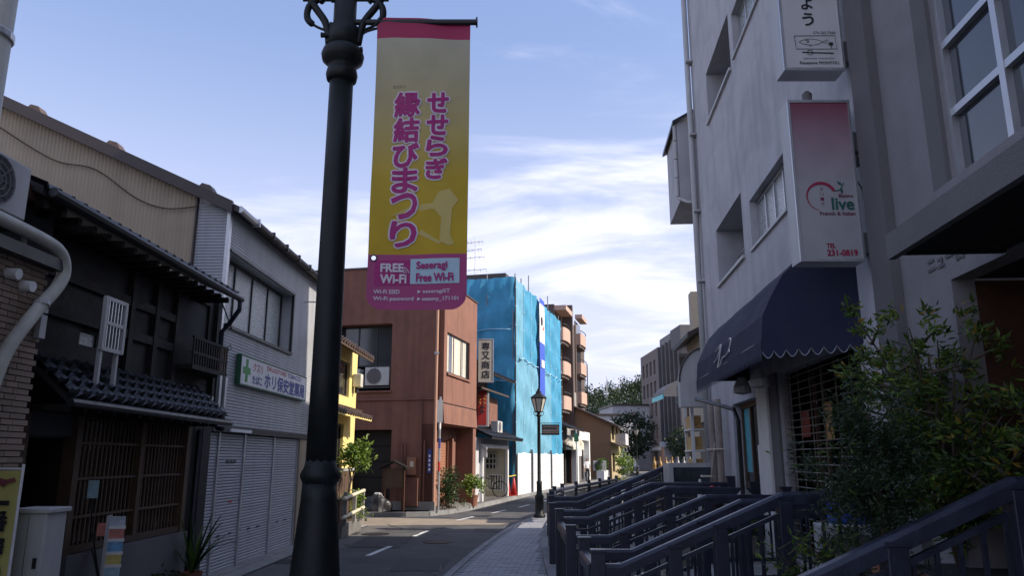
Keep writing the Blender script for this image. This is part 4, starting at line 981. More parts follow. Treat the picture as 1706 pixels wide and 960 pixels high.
# ------------------------------------------------ beyond: white shop, brown gabled house, apartments
loc, rz = place_left(3.1, 47.3, BLM)
w8 = thing('white_shop', 'small white framed shop with tiled roof past the blue sheeting', 'building', loc, rz)
m = MB(); wall(m, 0, 4.9, 0, 3.0, [(.6, 2.4, .1, 2.3), (2.9, 4.4, .1, 2.3)], .3, .3); m.build('dark_front', m_wood_d, w8)
bx('glass_front', m_glass, w8, .6, 4.4, .55, .56, .1, 2.3)
m = MB(); m.box(4.9, 5.4, -.15, .3, 0, 3.6); m.box(10.6, 11.1, -.15, .3, 0, 3.6); m.box(5.4, 10.6, -.145, .3, 3.0, 3.6); m.build('white_frame', m_white, w8)
bx('white_panel', m_white, w8, 5.4, 10.6, .4, .5, 1.9, 3.0); bx('dark_panel', m_stucco3, w8, 5.4, 10.6, .45, .52, 0, 1.9)
bx('door_post', m_wood_r, w8, 4.4, 4.55, .2, .3, 0, 2.4)
tiled_roof(w8, -.1, 6.0, -.5, 3.55, 2.5, 4.7, m_tile_d, .35, 5, .08, m_wood_b); tiled_roof(w8, 0, 4.8, -.55, 2.35, .3, 2.75, m_tile_b, .4, 2, .06, m_wood_b)
bx('core', m_conc, w8, 0, 11, .7, 7, 0, 3.9)
dp = tag(MB().grid(blob(.7, .6, .7, 21), 20, 10).build('cloth_hood', m_curtain, None, loc=(3.75, 48.0, 2.25)), 'rounded pale awning hood at the near end of the white shop', 'awning')
rs = thing('traffic_sign', 'tall green signpost standing by the white shop', 'sign', (3.9, 47.0, .12)); MB().tube([(0, 0, 0), (0, 0, 3.3)], .04, 8).build('post', m_alu, rs); bx('sign_plate', m_gframe, rs, -.14, .14, -.06, -.04, 2.6, 3.1)
loc, rz = place_left(4.93, 59.73, BLM)
h9 = thing('brown_gabled_house', 'brown house with sloping roof and pale upper balcony', 'building', loc, rz)
m_tan = M('tan_wall', (.20, .125, .075), .85, .08, 2.)
GL = 8.6
m = MB(); wall(m, 6.5, GL + 6, 0, 4.7, [(7.2, 9.2, 3.3, 4.6), (7.2, 9.2, .6, 2.2), (10.5, 12.5, 3.3, 4.6)], -2.0, .15); m.build('front_wall', M('dull_cream_wall', (.34, .28, .16), .85, .08, 3.), h9)
window(h9, 7.22, 9.18, 3.32, 4.58, -1.9, m_wood_b, m_glass, 2, 1, .08); window(h9, 7.22, 9.18, .62, 2.18, -1.9, m_wood_b, m_glass, 2, 1, .08); window(h9, 10.52, 12.48, 3.32, 4.58, -1.9, m_wood_b, m_glass, 2, 1, .08)
m = MB(); m.add([(6.5, -2.0, 0), (6.5, 3.0, 0), (6.5, 3.0, 6.9), (6.5, -2.0, 4.75)], [(0, 1, 2, 3)]); m.add([(6.5, 3, 0), (6.5, 7, 0), (6.5, 7, 5), (6.5, 3, 6.9)], [(0, 1, 2, 3)]); m.build('gable_wall', m_tan, h9)
m = MB(); m.prism([(-2.7, 4.42), (3, 7.05), (7.3, 5.1), (7.3, 4.98), (3, 6.9), (-2.7, 4.3)], 6.1, 15); m.build('roof', m_brownroof, h9)
m = MB(); m.prism([(-2.9, 2.75), (-1.9, 3.15), (-1.9, 3.05), (-2.9, 2.65)], 6.3, 12); m.build('pent_roof', m_tile_b, h9)
bx('chimney', m_conc, h9, 9, 10.4, 1.5, 2.9, 5.2, 7.6); bx('balcony', m_stucco, h9, 10, 13, -2.9, -2.0, 2.9, 3.9)
hg = thing('hedge_planter', 'low clipped hedge in a white trough beside the walking person', 'hedge', (6.9, 61.0, .1), rz)
bx('trough', m_white, hg, 0, 3.6, -.3, .3, 0, .7); m = MB(); leaf_cloud(m, [(random.uniform(.1, 3.5), random.uniform(-.25, .25), random.uniform(.7, 1.5)) for _ in range(160)], 1800, .16, .06, 1.8); tag(m.build('foliage', m_green, hg), kind='stuff')
ac_unit('pale air conditioner on the ground behind the hedge', (6.4, 61.3, .75), 0, 1.0, .8, .35)
shrub('street_bush', 'yellow-green bush beside the brown gabled house', (9.1, 64.0, .1), [[(0, 0, 0), (0, 0, .8)]], [(random.gauss(0, .3), random.gauss(0, .3), 1.2 + random.gauss(0, .5)) for _ in range(40)], 700, .25, .12, m_green_l, 'bush')
loc, rz = place_left(3.4, 62.0, BLM)
ap = thing('apartment_block', 'tall brown apartment block with rounded pinkish balconies', 'building', loc, rz)
m_apt = M('apartment_brown', (.085, .062, .055), .8, .08, 2.); m_balc = M('balcony_pink', (.42, .29, .23), .8, .05, 2.)
bx('tower_wall', m_apt, ap, .5, 18, .0, 12, 0, 14.4); bx('tower_fin', m_apt, ap, 4.2, 4.6, -.95, 9, 0, 15.0)
bx('stair_wall', m_apt, ap, 11.5, 12.0, -.1, .0, 0, 14.9)
for (xa, xb, yo, zt) in ((.6, 4.0, -.95, 13.65), (12.0, 15.5, -.68, 14.9)):
    for k in range(6):
        z_ = zt - 2.05 - k * 2.85
        if z_ < 1: break
        n_ = 8; poly = [(xa, .0), (xa, yo * .75)] + [(xa + (xb - xa) * (.02 + .5 * (1 - math.cos(i * math.pi / n_)) * .96), yo * .75 + yo * .25 * math.sin(i * math.pi / n_)) for i in range(n_ + 1)] + [(xb, yo * .75), (xb, 0)]
        bo = MB().prism(poly, z_ - .25, z_ + .85, 'z').build('balcony', m_balc, ap)
        MB().tube([(a_, b_, z_ + 1.12) for a_, b_ in poly[1:-1]], .04, 5).build('handrail', m_black, bo); bx('balcony_window', m_glass, bo, xa + .3, xb - .3, -.03, -.01, z_ + .9, z_ + 2.1)
        MB().prism([(p_[0], p_[1] * .8) for p_ in poly], z_ - .5, z_ - .26, 'z').build('balcony_underside', m_apt, bo)
for yo, xa, xb, z_ in ((-1.0, .6, 4.0, 13.9), (-.7, 12, 15.5, 15.2)): bx('roof_slab', m_balc, ap, xa, xb, yo, 0, z_, z_ + .4)
MB().tube([(14.8, -.72, 2), (14.8, -.72, 11)], .05, 6).build('drainpipe', m_black, ap)
wf = thing('white_block', 'plain pale block with small windows below the wooded hill', 'building', (15.6, 118, 0), R(4))
m = MB(); wall(m, 0, 9, 0, 9.7, [(2.2, 3.2, 7.6, 8.8), (3.0, 4.0, 4.4, 5.7), (5.0, 6.0, 4.4, 5.7), (6.0, 7.0, 2.0, 3.2), (.6, 1.7, 4.2, 5.6)], 0, .2); m.box(0, 9, .25, 12, 0, 9.69); m.build('wall', m_stucco, wf)
for h_ in ((2.2, 3.2, 7.6, 8.8), (3.0, 4.0, 4.4, 5.7), (5.0, 6.0, 4.4, 5.7), (6.0, 7.0, 2.0, 3.2), (.6, 1.7, 4.2, 5.6)): window(wf, h_[0], h_[1], h_[2], h_[3], .08, m_alu, m_glass, 2, 1, .08)
bx('roof_edge', m_brownroof, wf, -.2, 9.2, -.2, 12.1, 9.7, 9.95)
wf2 = thing('grey_block', 'lower grey block behind the brown gabled house roof', 'building', (11.0, 108, 0), R(4)); bx('wall', m_stucco, wf2, 0, 6, 0, 8, 0, 7.6); bx('roof', m_brownroof, wf2, -.2, 6.2, -.2, 8.2, 7.6, 7.9); window(wf2, 3.8, 5.2, 3.5, 4.8, -.06, m_alu, m_glass, 2, 1, .08); window(wf2, 1.0, 2.4, 3.5, 4.8, -.06, m_alu, m_glass, 2, 1, .08)
def tree(name, label, loc, h, rx, rz_, mat, n=1500, size=.3, group=None, seed=1, mat2=None):
    rr = random.Random(seed); t = thing(name, label, 'tree', loc, 0, group)
    th = h - rz_ * 1.3
    m = MB(); m.tube(smoothp([(0, 0, 0), (.05, 0, th * .5), (0, .05, th + rz_ * .6)], 4), [.22 * h / 6 * (1 - .07 * i) for i in range(9)], 8); tr_ = m.build('trunk', m_bark, t, smooth=True)
    for k in range(5):
        q = k * 1.26 + rr.uniform(0, .5); MB().tube([(0, 0, th * .7), (rx * .35 * math.cos(q), rx * .35 * math.sin(q), th + rz_ * .3), (rx * .7 * math.cos(q), rx * .7 * math.sin(q), th + rz_ * .8)], [.08 * h / 6, .05 * h / 6, .02], 5).build('limb', m_bark, t)
    pts = []
    for _ in range(70):
        a, b, r_ = rr.uniform(0, 6.28), rr.uniform(-1, 1), rr.uniform(.5, 1) ** .5; c_ = math.sqrt(1 - b * b)
        pts.append((rx * r_ * c_ * math.cos(a), rx * r_ * c_ * math.sin(a), th + rz_ * .55 + rz_ * r_ * b))
    m = MB(); leaf_cloud(m, pts, n, size, rx * .13, 1.7, rr); tag(m.build('crown', mat, t), kind='stuff')
    if mat2: m = MB(); leaf_cloud(m, pts[:30], n // 4, size, rx * .15, 1.7, rr); tag(m.build('crown_highlights', mat2, t), kind='stuff')
    return t
tree('street_tree', 'dark rounded tree at the bend below the pale block', (13.2, 86, 0), 6.0, 2.6, 2.3, m_green_d, 2200, .35, seed=4)

# ================================================================== right side of the street
def place_right(X, Y, m): return (X, Y, 0), -math.pi / 2 - math.atan(m)
RM = .0763; CA = math.cos(math.atan(RM))
def rx_(Y, Y0=14.3): return (Y0 - Y) / CA
loc, rz = place_right(3.691, 14.3, RM); RLOC, RRZ = loc, rz
def on_r(x, y, z=0.):
    c_, s_ = math.cos(RRZ), math.sin(RRZ); return (RLOC[0] + c_ * x - s_ * y, RLOC[1] + s_ * x + c_ * y, z)
wb = thing('white_stucco_building', 'tall grey-white stucco building with deep square openings and a drainpipe', 'building', loc, rz)
hs = [(1.55, 3.53, 4.62, 5.60), (4.0, 5.80, 4.58, 5.29), (1.5, 3.48, 7.67, 8.63), (3.72, 5.5, 7.72, 8.45), (1.5, 3.5, 10.7, 11.7), (4.8, 7.55, .55, 2.74), (2.0, 3.72, .55, 2.55)]
m = MB(); wall(m, 0, 8.24, .0, 13.4, hs, 0, .2, [.75, .16, .75, .16, .75, .15, .3]); m.build('facade', m_stucco, wb)
wall(MB(), 0, 9, 0, 13.4, (), 0, 0, axis='y').build('end_wall', m_stucco, wb); bx('roof', m_conc, wb, 0, 8.2, 0, 9, 13.3, 13.4); bx('rear_wall', m_stucco, wb, .01, 8.2, 8.85, 8.99, 0, 13.29)
for h_ in (hs[0], hs[2], hs[4]):
    bx('balcony_back', m_dark, wb, h_[0], h_[1], .74, .75, h_[2], h_[3]); bx('opening_sill', m_offw, wb, h_[0] - .03, h_[1] + .03, -.045, .04, h_[2] - .045, h_[2] + .002)
    MB().tube([(h_[0] + .02, .35, h_[2] + .5), (h_[1] - .02, .35, h_[2] + .5)], .02, 6).build('laundry_bar', m_alu, wb)
    bx('hanging_cloth', m_curtg, wb, h_[0] + .8, h_[0] + 1.1, .33, .35, h_[2] + .1, h_[2] + .5)
for h_ in (hs[1], hs[3]):
    wn = window(wb, h_[0] + .01, h_[1] - .01, h_[2] + .01, h_[3] - .01, .10, m_alu, m_frost, 4, 1, .035); bx('window_sill', m_offw, wb, h_[0] - .02, h_[1] + .02, -.035, .1, h_[2] - .035, h_[2])
MB().tube([(.12, -.09, .5), (.12, -.09, 13.2)], .055, 10).build('drainpipe', m_offw, wb, smooth=True)
for z_ in (3.4, 5.0, 6.4, 8.0, 9.6): bx('pipe_clip', m_offw, wb, .05, .26, -.13, .0, z_, z_ + .035)
# shop front: rolling grille, door
gr = bx('grille_guide', m_alu, wb, 4.80, 4.86, .02, .1, .55, 2.74); bx('grille_guide', m_alu, wb, 7.49, 7.55, .02, .1, .55, 2.74)
m_bronze = M('bronze_bar', (.20, .175, .15), .45, .1, metal=.4)
rg = bx('rolling_grille', m_alu, wb, 4.86, 7.49, .04, .08, .58, .64)
for k in range(24): MB().tube([(4.86, .06, .70 + k * .085), (7.49, .06, .70 + k * .085)], .007, 5).build('grille_bar', m_bronze, rg)
for k in range(6): bx('grille_link', m_bronze, rg, 5.0 + k * .42, 5.007 + k * .42, .055, .065, .64, 2.74)
bx('shop_interior', m_dark, wb, 4.0, 8.1, 1.6, 1.62, .5, 3); bx('shop_floor', m_wood_d, wb, 4.0, 8.1, .16, 1.6, .53, .55); bx('shop_ceiling', m_dark, wb, 4.0, 8.1, .16, 1.6, 2.8, 2.85)
wall(MB(), .17, 1.6, .5, 2.9, (), 4.0, 0, axis='y').build('shop_side_wall', m_wood_d, wb); wall(MB(), .17, 1.6, .5, 2.9, (), 8.1, 0, axis='y').build('shop_side_wall', m_wood_d, wb)
bx('poster', M('red_poster', (.32, .06, .04), .7), wb, 5.1, 5.4, .16, .165, 1.95, 2.25); bx('poster', M('orange_lit_poster', (.60, .33, .12), .7), wb, 5.95, 6.2, .16, .165, 1.9, 2.3); bx('poster', m_white, wb, 5.3, 5.5, .3, .305, 1.35, 1.5)  # orange poster's colour includes the glimmer of the lit interior
for x_ in (5.55, 5.85): bx('inner_post', m_wood_b, wb, x_ - .02, x_ + .02, .18, .22, .55, 2.7)
dr = bx('door_frame', m_wood_b, wb, 2.0, 3.72, .12, .2, 2.47, 2.55)
for x_ in (2.0, 2.55, 3.05, 3.64): bx('door_stile', m_wood_b, dr, x_, x_ + .08, .13, .19, .55, 2.47)
for a, b in ((2.08, 2.55), (2.63, 3.05), (3.13, 3.64)): bx('door_glass', m_cyan if a < 2.6 or a > 3 else m_glass, dr, a, b, .155, .162, 1.5, 2.47); bx('door_glass', m_glass, dr, a, b, .155, .162, .6, 1.49)
bx('door_poster', m_white, dr, 2.9, 3.04, .14, .15, 1.2, 1.9)
bx('white_pilaster', m_white, wb, 3.80, 4.35, -.05, 0, .52, 2.7); bx('dark_pilaster', m_stucco3, wb, 4.40, 4.78, -.03, .0, .52, 2.76)
MB().tube([(2.3, -.62, 2.62), (3.2, -.50, 2.48), (3.9, -.38, 2.36), (4.05, -.36, 2.2), (4.05, -.36, .52)], .03, 6).build('awning_post', m_black, wb)
# awning
aw = thing('navy_awning', 'dark navy fabric awning with scalloped white-edged valance', 'awning', loc, rz)
A0, A1 = 3.3, 7.17
def xe_(y): return A1 + .5 * (1 + y / .76)      # the near end flares towards the wall
prof = [(0, 3.78), (-.20, 3.72), (-.40, 3.58), (-.55, 3.42), (-.66, 3.22), (-.735, 3.05), (-.76, 2.80)]
m = MB()
for k in range(6):
    ns = 10
    for i in range(ns):
        a, b = i / ns, (i + 1) / ns; sg_ = lambda t_: .012 * math.sin(t_ * math.pi * 3) ** 2; P0, P1 = prof[k], prof[k + 1]
        X = lambda t_, y_: A0 + (xe_(y_) - A0) * t_
        m.quad((X(a, P0[0]), P0[0] + sg_(a), P0[1]), (X(b, P0[0]), P0[0] + sg_(b), P0[1]), (X(b, P1[0]), P1[0] + sg_(b), P1[1]), (X(a, P1[0]), P1[0] + sg_(a), P1[1]))
m.build('canopy', m_navy, aw, smooth=True)
for fx in (lambda y: A0, xe_): m = MB(); m.add([(fx(a), a, b) for a, b in prof] + [(fx(0), 0, 2.80)], [tuple(range(len(prof) + 1))]); m.build('end_panel', m_navy, aw)
def valance(pts0, pts1, n, drop=.17, trim=True):
    a, b = Vector(pts0), Vector(pts1); m = MB(); tr = []
    for i in range(n):
        for j in range(6):
            q0, q1 = (i + j / 6) / n, (i + (j + 1) / 6) / n; s0, s1 = math.sin(math.pi * j / 6), math.sin(math.pi * (j + 1) / 6)
            p0, p1 = a + (b - a) * q0, a + (b - a) * q1
            m.quad(p0, p1, p1 - Vector((0, 0, drop * .6 + drop * .4 * s1)), p0 - Vector((0, 0, drop * .6 + drop * .4 * s0))); tr.append(p0 - Vector((0, 0, drop * .6 + drop * .4 * s0)))
    tr.append(b - Vector((0, 0, drop * .6))); m.build('valance', m_navy, aw)
    if trim: MB().tube(tr, .004, 5).build('valance_trim', m_alu, aw)
valance((A1 + .004, -.76, 2.80), (xe_(0) + .004, 0, 2.80), 8); valance((A0, -.764, 2.80), (A1, -.764, 2.80), 46, .19, False)
fr_ = MB(); fr_.tube([(A0, -.74, 2.81), (A1, -.74, 2.81)], .014, 6); fr_.tube([(A0 + .02, 0, 2.81), (A0 + .02, -.74, 2.81)], .014, 6); fr_.tube([(A1 - .02, 0, 2.81), (A1 - .02, -.74, 2.81)], .014, 6); fr_.build('frame', m_black, aw)
for x_ in (4.6, 5.5): MB().lathe([(.05, 2.72), (.11, 2.60), (.115, 2.52), (.03, 2.50)], 12, x_, -.4).build('under_lamp', m_offw, aw)
yx = lambda Y: (14.3 - Y) / CA
for st_ in ([(9.53, 3.03), (9.24, 3.07)], [(9.62, 2.9), (9.41, 2.93), (9.29, 3.0), (9.22, 3.07)], [(9.22, 3.07), (9.18, 3.04), (9.31, 2.82), (9.28, 2.81), (9.16, 2.83), (9.06, 2.89), (8.9, 2.89), (8.75, 2.91), (8.64, 2.96), (8.59, 3.03), (8.61, 3.06), (8.69, 3.06)], [(8.67, 2.95), (8.64, 2.9)]):
    MB().tube(smoothp([(yx(a), -.768 + max(0, (b - 2.8)) * .11, b) for a, b in st_], 4), .008, 5).build('painted_stroke', m_trim, aw)
# hanging signs (faces look down the street towards -Y)
def sign_box(name, label, z0, z1, facemat):
    t = thing(name, label, 'sign', (2.71, 6.2, 0))
    bx('case', m_offw, t, -.27, .27, .012, .21, z0, z1); m = MB()
    m.box(-.275, .275, -.012, .012, z1 - .02, z1 + .005); m.box(-.275, .275, -.012, .012, z0 - .005, z0 + .02); m.box(-.275, -.255, -.011, .012, z0 + .02, z1 - .02); m.box(.255, .275, -.011, .012, z0 + .02, z1 - .02); m.build('face_rim', m_alu, t)
    bx('face', facemat, t, -.255, .255, -.004, .012, z0 + .02, z1 - .02)
    return t
m_pg = bpy.data.materials.new('pink_fade_face'); m_pg.use_nodes = True
def gradient_mat(mat, stops, z0, z1, rough=.45):
    t = mat.node_tree; n = t.nodes; l = t.links; p = n['Principled BSDF']; p.inputs['Roughness'].default_value = rough
    c_ = n.new('ShaderNodeTexCoord'); s_ = n.new('ShaderNodeSeparateXYZ'); l.new(c_.outputs['Object'], s_.inputs[0])
    q = n.new('ShaderNodeMapRange'); q.inputs['From Min'].default_value = z0; q.inputs['From Max'].default_value = z1; l.new(s_.outputs[2], q.inputs['Value'])
    nz = n.new('ShaderNodeTexNoise'); nz.inputs['Scale'].default_value = 4; nz.inputs['Detail'].default_value = 5; l.new(c_.outputs['Object'], nz.inputs['Vector'])
    r_ = n.new('ShaderNodeValToRGB'); l.new(q.outputs[0], r_.inputs[0]); e = r_.color_ramp.elements
    e[0].position = stops[0][0]; e[0].color = (*stops[0][1], 1); e[1].position = stops[-1][0]; e[1].color = (*stops[-1][1], 1)
    for a, b in stops[1:-1]: k = e.new(a); k.color = (*b, 1)
    mr_ = n.new('ShaderNodeMapRange'); mr_.inputs['From Min'].default_value = .3; mr_.inputs['From Max'].default_value = .7; mr_.inputs['To Min'].default_value = .9; mr_.inputs['To Max'].default_value = 1.08; l.new(nz.outputs[0], mr_.inputs['Value'])
    v_ = n.new('ShaderNodeVectorMath'); v_.operation = 'SCALE'; l.new(r_.outputs[0], v_.inputs[0]); l.new(mr_.outputs[0], v_.inputs['Scale']); l.new(v_.outputs[0], p.inputs['Base Color'])
gradient_mat(m_pg, [(0, (.36, .37, .38)), (.45, (.37, .365, .38)), (.72, (.32, .24, .28)), (1, (.22, .055, .095))], 3.35, 4.78)
s1 = sign_box('restaurant_sign', 'lit-box sign fading from pink to white with red swirl and phone number', 3.33, 4.80, m_pg)
m_sred = M('sign_crimson', (.30, .015, .06), .5); m_sgrn = M('sign_dark_green', (.015, .10, .08), .5); m_mau = M('sign_maroon', (.16, .02, .06), .5)
arc = [(-.05 + .125 * math.cos(q), 3.90 + .125 * math.sin(q)) for q in [R(25 + 11 * i) for i in range(22)]]
m = MB(); n_ = len(arc)
for i in range(n_ - 1):
    w0 = .004 + .013 * (1 - abs(i / n_ - .25) * 1.2); w0 = max(.002, w0 * (1 - i / n_ * .75)); a, b = arc[i], arc[i + 1]
    def off(p_, w_): d = Vector((p_[0] + .05, p_[1] - 3.90)).normalized() * w_; return (p_[0] + d.x, -.008, p_[1] + d.y), (p_[0] - d.x, -.008, p_[1] - d.y)
    a0, a1_ = off(a, w0); b0, b1 = off(b, w0); m.quad(a0, b0, b1, a1_)
m.build('red_swirl', m_sred, s1)
MB().tube(smoothp([(.065, -.008, 3.955), (.11, -.008, 3.965), (.135, -.008, 4.0), (.15, -.008, 4.03)]), .004, 5).build('olive_twig', m_sgrn, s1)
for a, b in (((.135, 4.0), (.095, 4.045)), ((.125, 3.985), (.13, 3.925))): MB().prism([(a[0], a[1]), ((a[0] + b[0]) / 2 + .012, (a[1] + b[1]) / 2 + .006), (b[0], b[1]), ((a[0] + b[0]) / 2 - .012, (a[1] + b[1]) / 2 - .006)], -.009, -.006, 'y').build('olive_leaf', m_sgrn, s1)
lettering('live', .185, .105, m_sgrn, s1, .035, -.008, 3.785, .004, keep=False); lettering('Bistro', .12, .030, m_mau, s1, .10, -.008, 3.895, .001, keep=False)
lettering('French & Italian', .30, .030, m_mau, s1, -.075, -.008, 3.735, .0012, keep=False); lettering('オリーヴ', .030, .030, m_mau, s1, -.06, -.008, 3.985, vertical=True, step=.045, keep=False)
lettering('TEL', .075, .038, m_sred, s1, -.045, -.008, 3.445, .002, keep=False); lettering('231-0819', .255, .052, m_sred, s1, -.045, -.008, 3.375, .003, keep=False)
for z_ in (3.42, 4.35): bx('bracket', m_stucco2, s1, .275, .42, .06, .20, z_, z_ + .18)
s2 = sign_box('upper_restaurant_sign', 'white box sign with fish drawing and black script above the pink one', 5.10, 7.0, m_sign_w)
for z_ in (5.22, 6.6): bx('bracket', m_stucco2, s2, .275, .42, .06, .20, z_, z_ + .2)
lettering('もんよう', .10, .125, m_ink, s2, -.07, -.008, 6.16, .003, vertical=True, step=.165, center=True, keep=False)
lettering('076-263-7666', .20, .026, m_ink, s2, .015, -.008, 5.455, keep=False)
m = MB(); Z = 5.35
m.tube([(-.16, -.008, 5.435), (.205, -.008, 5.440), (.215, -.008, 5.305), (-.15, -.008, 5.305), (-.16, -.008, 5.435)], .0025, 4)
fish = [(-.12 + .21 * t_, 5.375 + .030 * math.sin(math.pi * t_) ** .7) for t_ in [i / 12 for i in range(13)]]; fl_ = [(a, 5.75 - b) for a, b in fish][::-1]
m.tube([(a, -.008, b) for a, b in fish] + [(.135, -.008, 5.40), (.13, -.008, 5.36), (.09, -.008, 5.375)] + [(a, -.008, 5.375 - (q[1] - 5.375)) for a, q in zip([f_[0] for f_ in fish][::-1], fish[::-1])], .002, 4)
m.tube([(-.06, -.008, 5.39), (-.03, -.008, 5.385), (-.05, -.008, 5.365)], .003, 4); m.tube([(-.03, -.008, 5.345), (-.015, -.008, 5.33)], .003, 4)
for q in range(4): m.tube([(.165 + .022 * math.cos(q * .785), -.008, 5.355 + .022 * math.sin(q * .785)), (.165 - .022 * math.cos(q * .785), -.008, 5.355 - .022 * math.sin(q * .785))], .004, 4)
m.tube([(.165, -.008, 5.335), (.168, -.008, 5.31)], .003, 4)
m.tube([(-.10, -.008, 5.272), (.18, -.008, 5.262)], .005, 5); m.tube([(-.05, -.008, 5.29), (-.01, -.008, 5.29), (-.01, -.008, 5.25), (-.05, -.008, 5.25), (-.05, -.008, 5.29)], .0025, 4)
m.build('fish_drawing', m_ink, s2)
lettering('Japanese restaurant', .28, .022, m_ink, s2, -.095, -.008, 5.20, keep=False); lettering('Kanazawa MONYOU', .35, .028, m_ink, s2, -.13, -.008, 5.155, .0006, keep=False)
lc_ = thing('wall_lamp', 'grey hooded lamp on top of the pink restaurant sign', 'lamp', (2.66, 6.3, 4.80)); MB().lathe([(.035, 0), (.04, .06), (.045, .11), (.02, .14)], 12).build('hood', m_stucco3, lc_); bx('clip', m_black, lc_, .06, .11, -.02, .02, 0, .05)
cm_ = thing('security_lamp', 'small grey flood lamp with cable on the white wall', 'lamp', on_r(rx_(6.3), 0, 4.2), rz); bx('head', m_stucco3, cm_, -.05, .05, -.16, -.04, 0, .12, .01); bx('mount', m_stucco3, cm_, -.03, .03, -.04, 0, .03, .10); MB().tube([(0, -.08, 0), (.03, -.06, -.12), (.02, -.01, -.22)], .006, 5).build('cable', m_black, cm_)

# ------------------------------------------------ grey building nearest on the right
gb = thing('mauve_grey_building', 'mauve-grey building with large gridded window above a dark entrance canopy', 'building', loc, rz)
x0_ = 8.25
bx('pilaster', m_stucco3, gb, x0_, 8.62, -.10, .3, 0, 12.5)
hs2 = [(rx_(4.79), rx_(-3), 3.46, 9.0), (rx_(4.98), rx_(1.2), .52, 2.88)]
m = MB(); wall(m, 8.62, rx_(-4), .0, 12.5, hs2, -.02, .2, [.14, .15]); m.build('facade', m_stucco2, gb)
bx('window_surround', m_stucco3, gb, rx_(5.0), rx_(4.80), -.05, -.02, 3.3, 9.1); bx('window_sill', m_stucco2, gb, rx_(5.0), rx_(-3.2), -.12, -.02, 3.36, 3.46)
gw = MB(); xs = [rx_(4.79) + .665 * i for i in range(12)]
wroot = bx('window', m_alu, gb, xs[0], xs[0] + .05, .0, .08, 3.46, 9.0)
for i, x_ in enumerate(xs[1:]): bx('mullion', m_alu, wroot, x_ - .03, x_ + .03, .0, .08, 3.46, 9.0)
for k in range(11):
    z_ = 3.46 + k * .5; bx('transom', m_alu, wroot, xs[0] + .05, xs[-1], .005, .075, z_, z_ + .05)
    for i, (a, b) in enumerate(zip(xs, xs[1:])):
        if i < 6 and k < 8: bx('pane', m_glassb, wroot, a, b, .045, .051, z_ + .05, z_ + .5)
wall(MB(), xs[0], xs[-1], 3.4, 9, (), .7, 0).build('curtain', m_curtg, wroot)
for i in range(3): bx('blind', m_curtain, wroot, xs[i] + .1, xs[i] + .5, .62, .66, 3.9 + .5 * i, 4.1 + .5 * i)
CY0, CY1 = rx_(4.32), rx_(.6)
cnp = bx('entrance_canopy', m_dark, gb, CY0, CY1, -.64, -.024, 2.90, 2.97)
bx('canopy_top', m_stucco3, cnp, CY0 - .01, CY1, -.645, -.024, 2.972, 3.01); bx('canopy_fascia', m_stucco3, cnp, CY0 - .012, CY1, -.69, -.646, 2.86, 3.012); bx('canopy_end', m_dark, cnp, CY0 - .01, CY0 + .03, -.644, -.03, 2.885, 2.899); bx('canopy_bar', m_black, cnp, CY0 + .2, CY1, -.2, -.17, 2.86, 2.898)
lettering('ニュー白', .50, .115, m_stucco3, gb, rx_(5.27), -.028, 2.985, .006, name='raised_letters', keep=False)
bx('entrance_wall', m_wood_r, gb, rx_(5.6), rx_(.9), 1.18, 1.2, .5, 3); bx('entrance_ceiling', m_dark, gb, rx_(4.98), rx_(1.2), .14, 1.17, 2.885, 2.91)
bx('entrance_side', m_wood_r, gb, rx_(4.98) - .12, rx_(4.98) - .004, .132, 1.18, .52, 2.87); bx('pale_jamb', m_stucco2, gb, rx_(5.35), rx_(5.0), -.12, -.02, .52, 2.2)
bx('roof', m_conc, gb, 8.4, rx_(-4), 0, 8, 12.4, 12.49); bx('rear_wall', m_stucco2, gb, 8.3, rx_(-4), 7.8, 7.95, 0, 12.39); bx('end_wall', m_stucco2, gb, rx_(-4), rx_(-4.15), 0, 8, 0, 12.4)

# ------------------------------------------------ neighbour past the white building
loc, rz = place_right(3.691 + RM * 4.6, 18.9, RM)
nb_ = thing('cream_neighbour', 'cream house past the white building with tiled bay and round white canopy', 'building', loc, rz)
m_creamw = M('cream_wall', (.40, .36, .29), .85, .06, 3.)
wall(MB(), 0, 4.58, 0, 4.6, [(3.2, 4.1, .5, 2.5), (1.2, 2.9, .5, 2.5)], .34, .2).build('facade', m_creamw, nb_); bx('upper_block', m_stucco, nb_, 2.4, 4.58, .25, 7, 0, 8.3); bx('core', m_conc, nb_, .0, 4.58, .6, 7, 0, 4.55)
bx('projecting_bay', m_stucco, nb_, 2.9, 4.5, -.33, .3, 6.75, 8.45); m = MB(); m.prism([(-.42, 8.45), (.3, 8.85), (.3, 8.75), (-.42, 8.38)], 2.8, 4.57); m.build('bay_roof', m_tile_d, nb_)
for z_ in (6.85, 7.25, 7.65, 8.05): MB().tube([(4.46, -.37, z_), (4.46, -.37, z_ + .38)], .04, 8).build('bay_gutter_pipe', m_offw, nb_)
MB().tube([(4.46, -.37, 6.82), (4.5, -.2, 6.72), (4.5, .0, 6.70)], .03, 8).build('pipe_elbow', m_white, nb_)
m = MB(); m.prism([(.0, 4.42), (.9, 4.85), (.9, 4.75), (.0, 4.32)], -.2, 2.4); m.build('eave', m_brownroof, nb_); bx('roof_tower', m_creamw, nb_, .1, .5, .42, .66, 4.5, 5.75)
cz = [(-.51, 2.66), (-.51, 3.12)] + [(-.51 + .51 * (1 - math.cos(q * math.pi / 16)), 3.12 + .66 * math.sin(q * math.pi / 16)) for q in range(1, 9)] + [(.0, 2.66)]
MB().prism(cz, 4.15, 4.45).build('round_canopy', m_offw, nb_)
MB().tube([(4.47, a - .01, b + .008) for a, b in cz[1:10]], .018, 6).build('canopy_edge', m_brownroof, nb_)
bx('shop_back', m_dark, nb_, 1.0, 4.4, 1.0, 1.02, .5, 2.6)
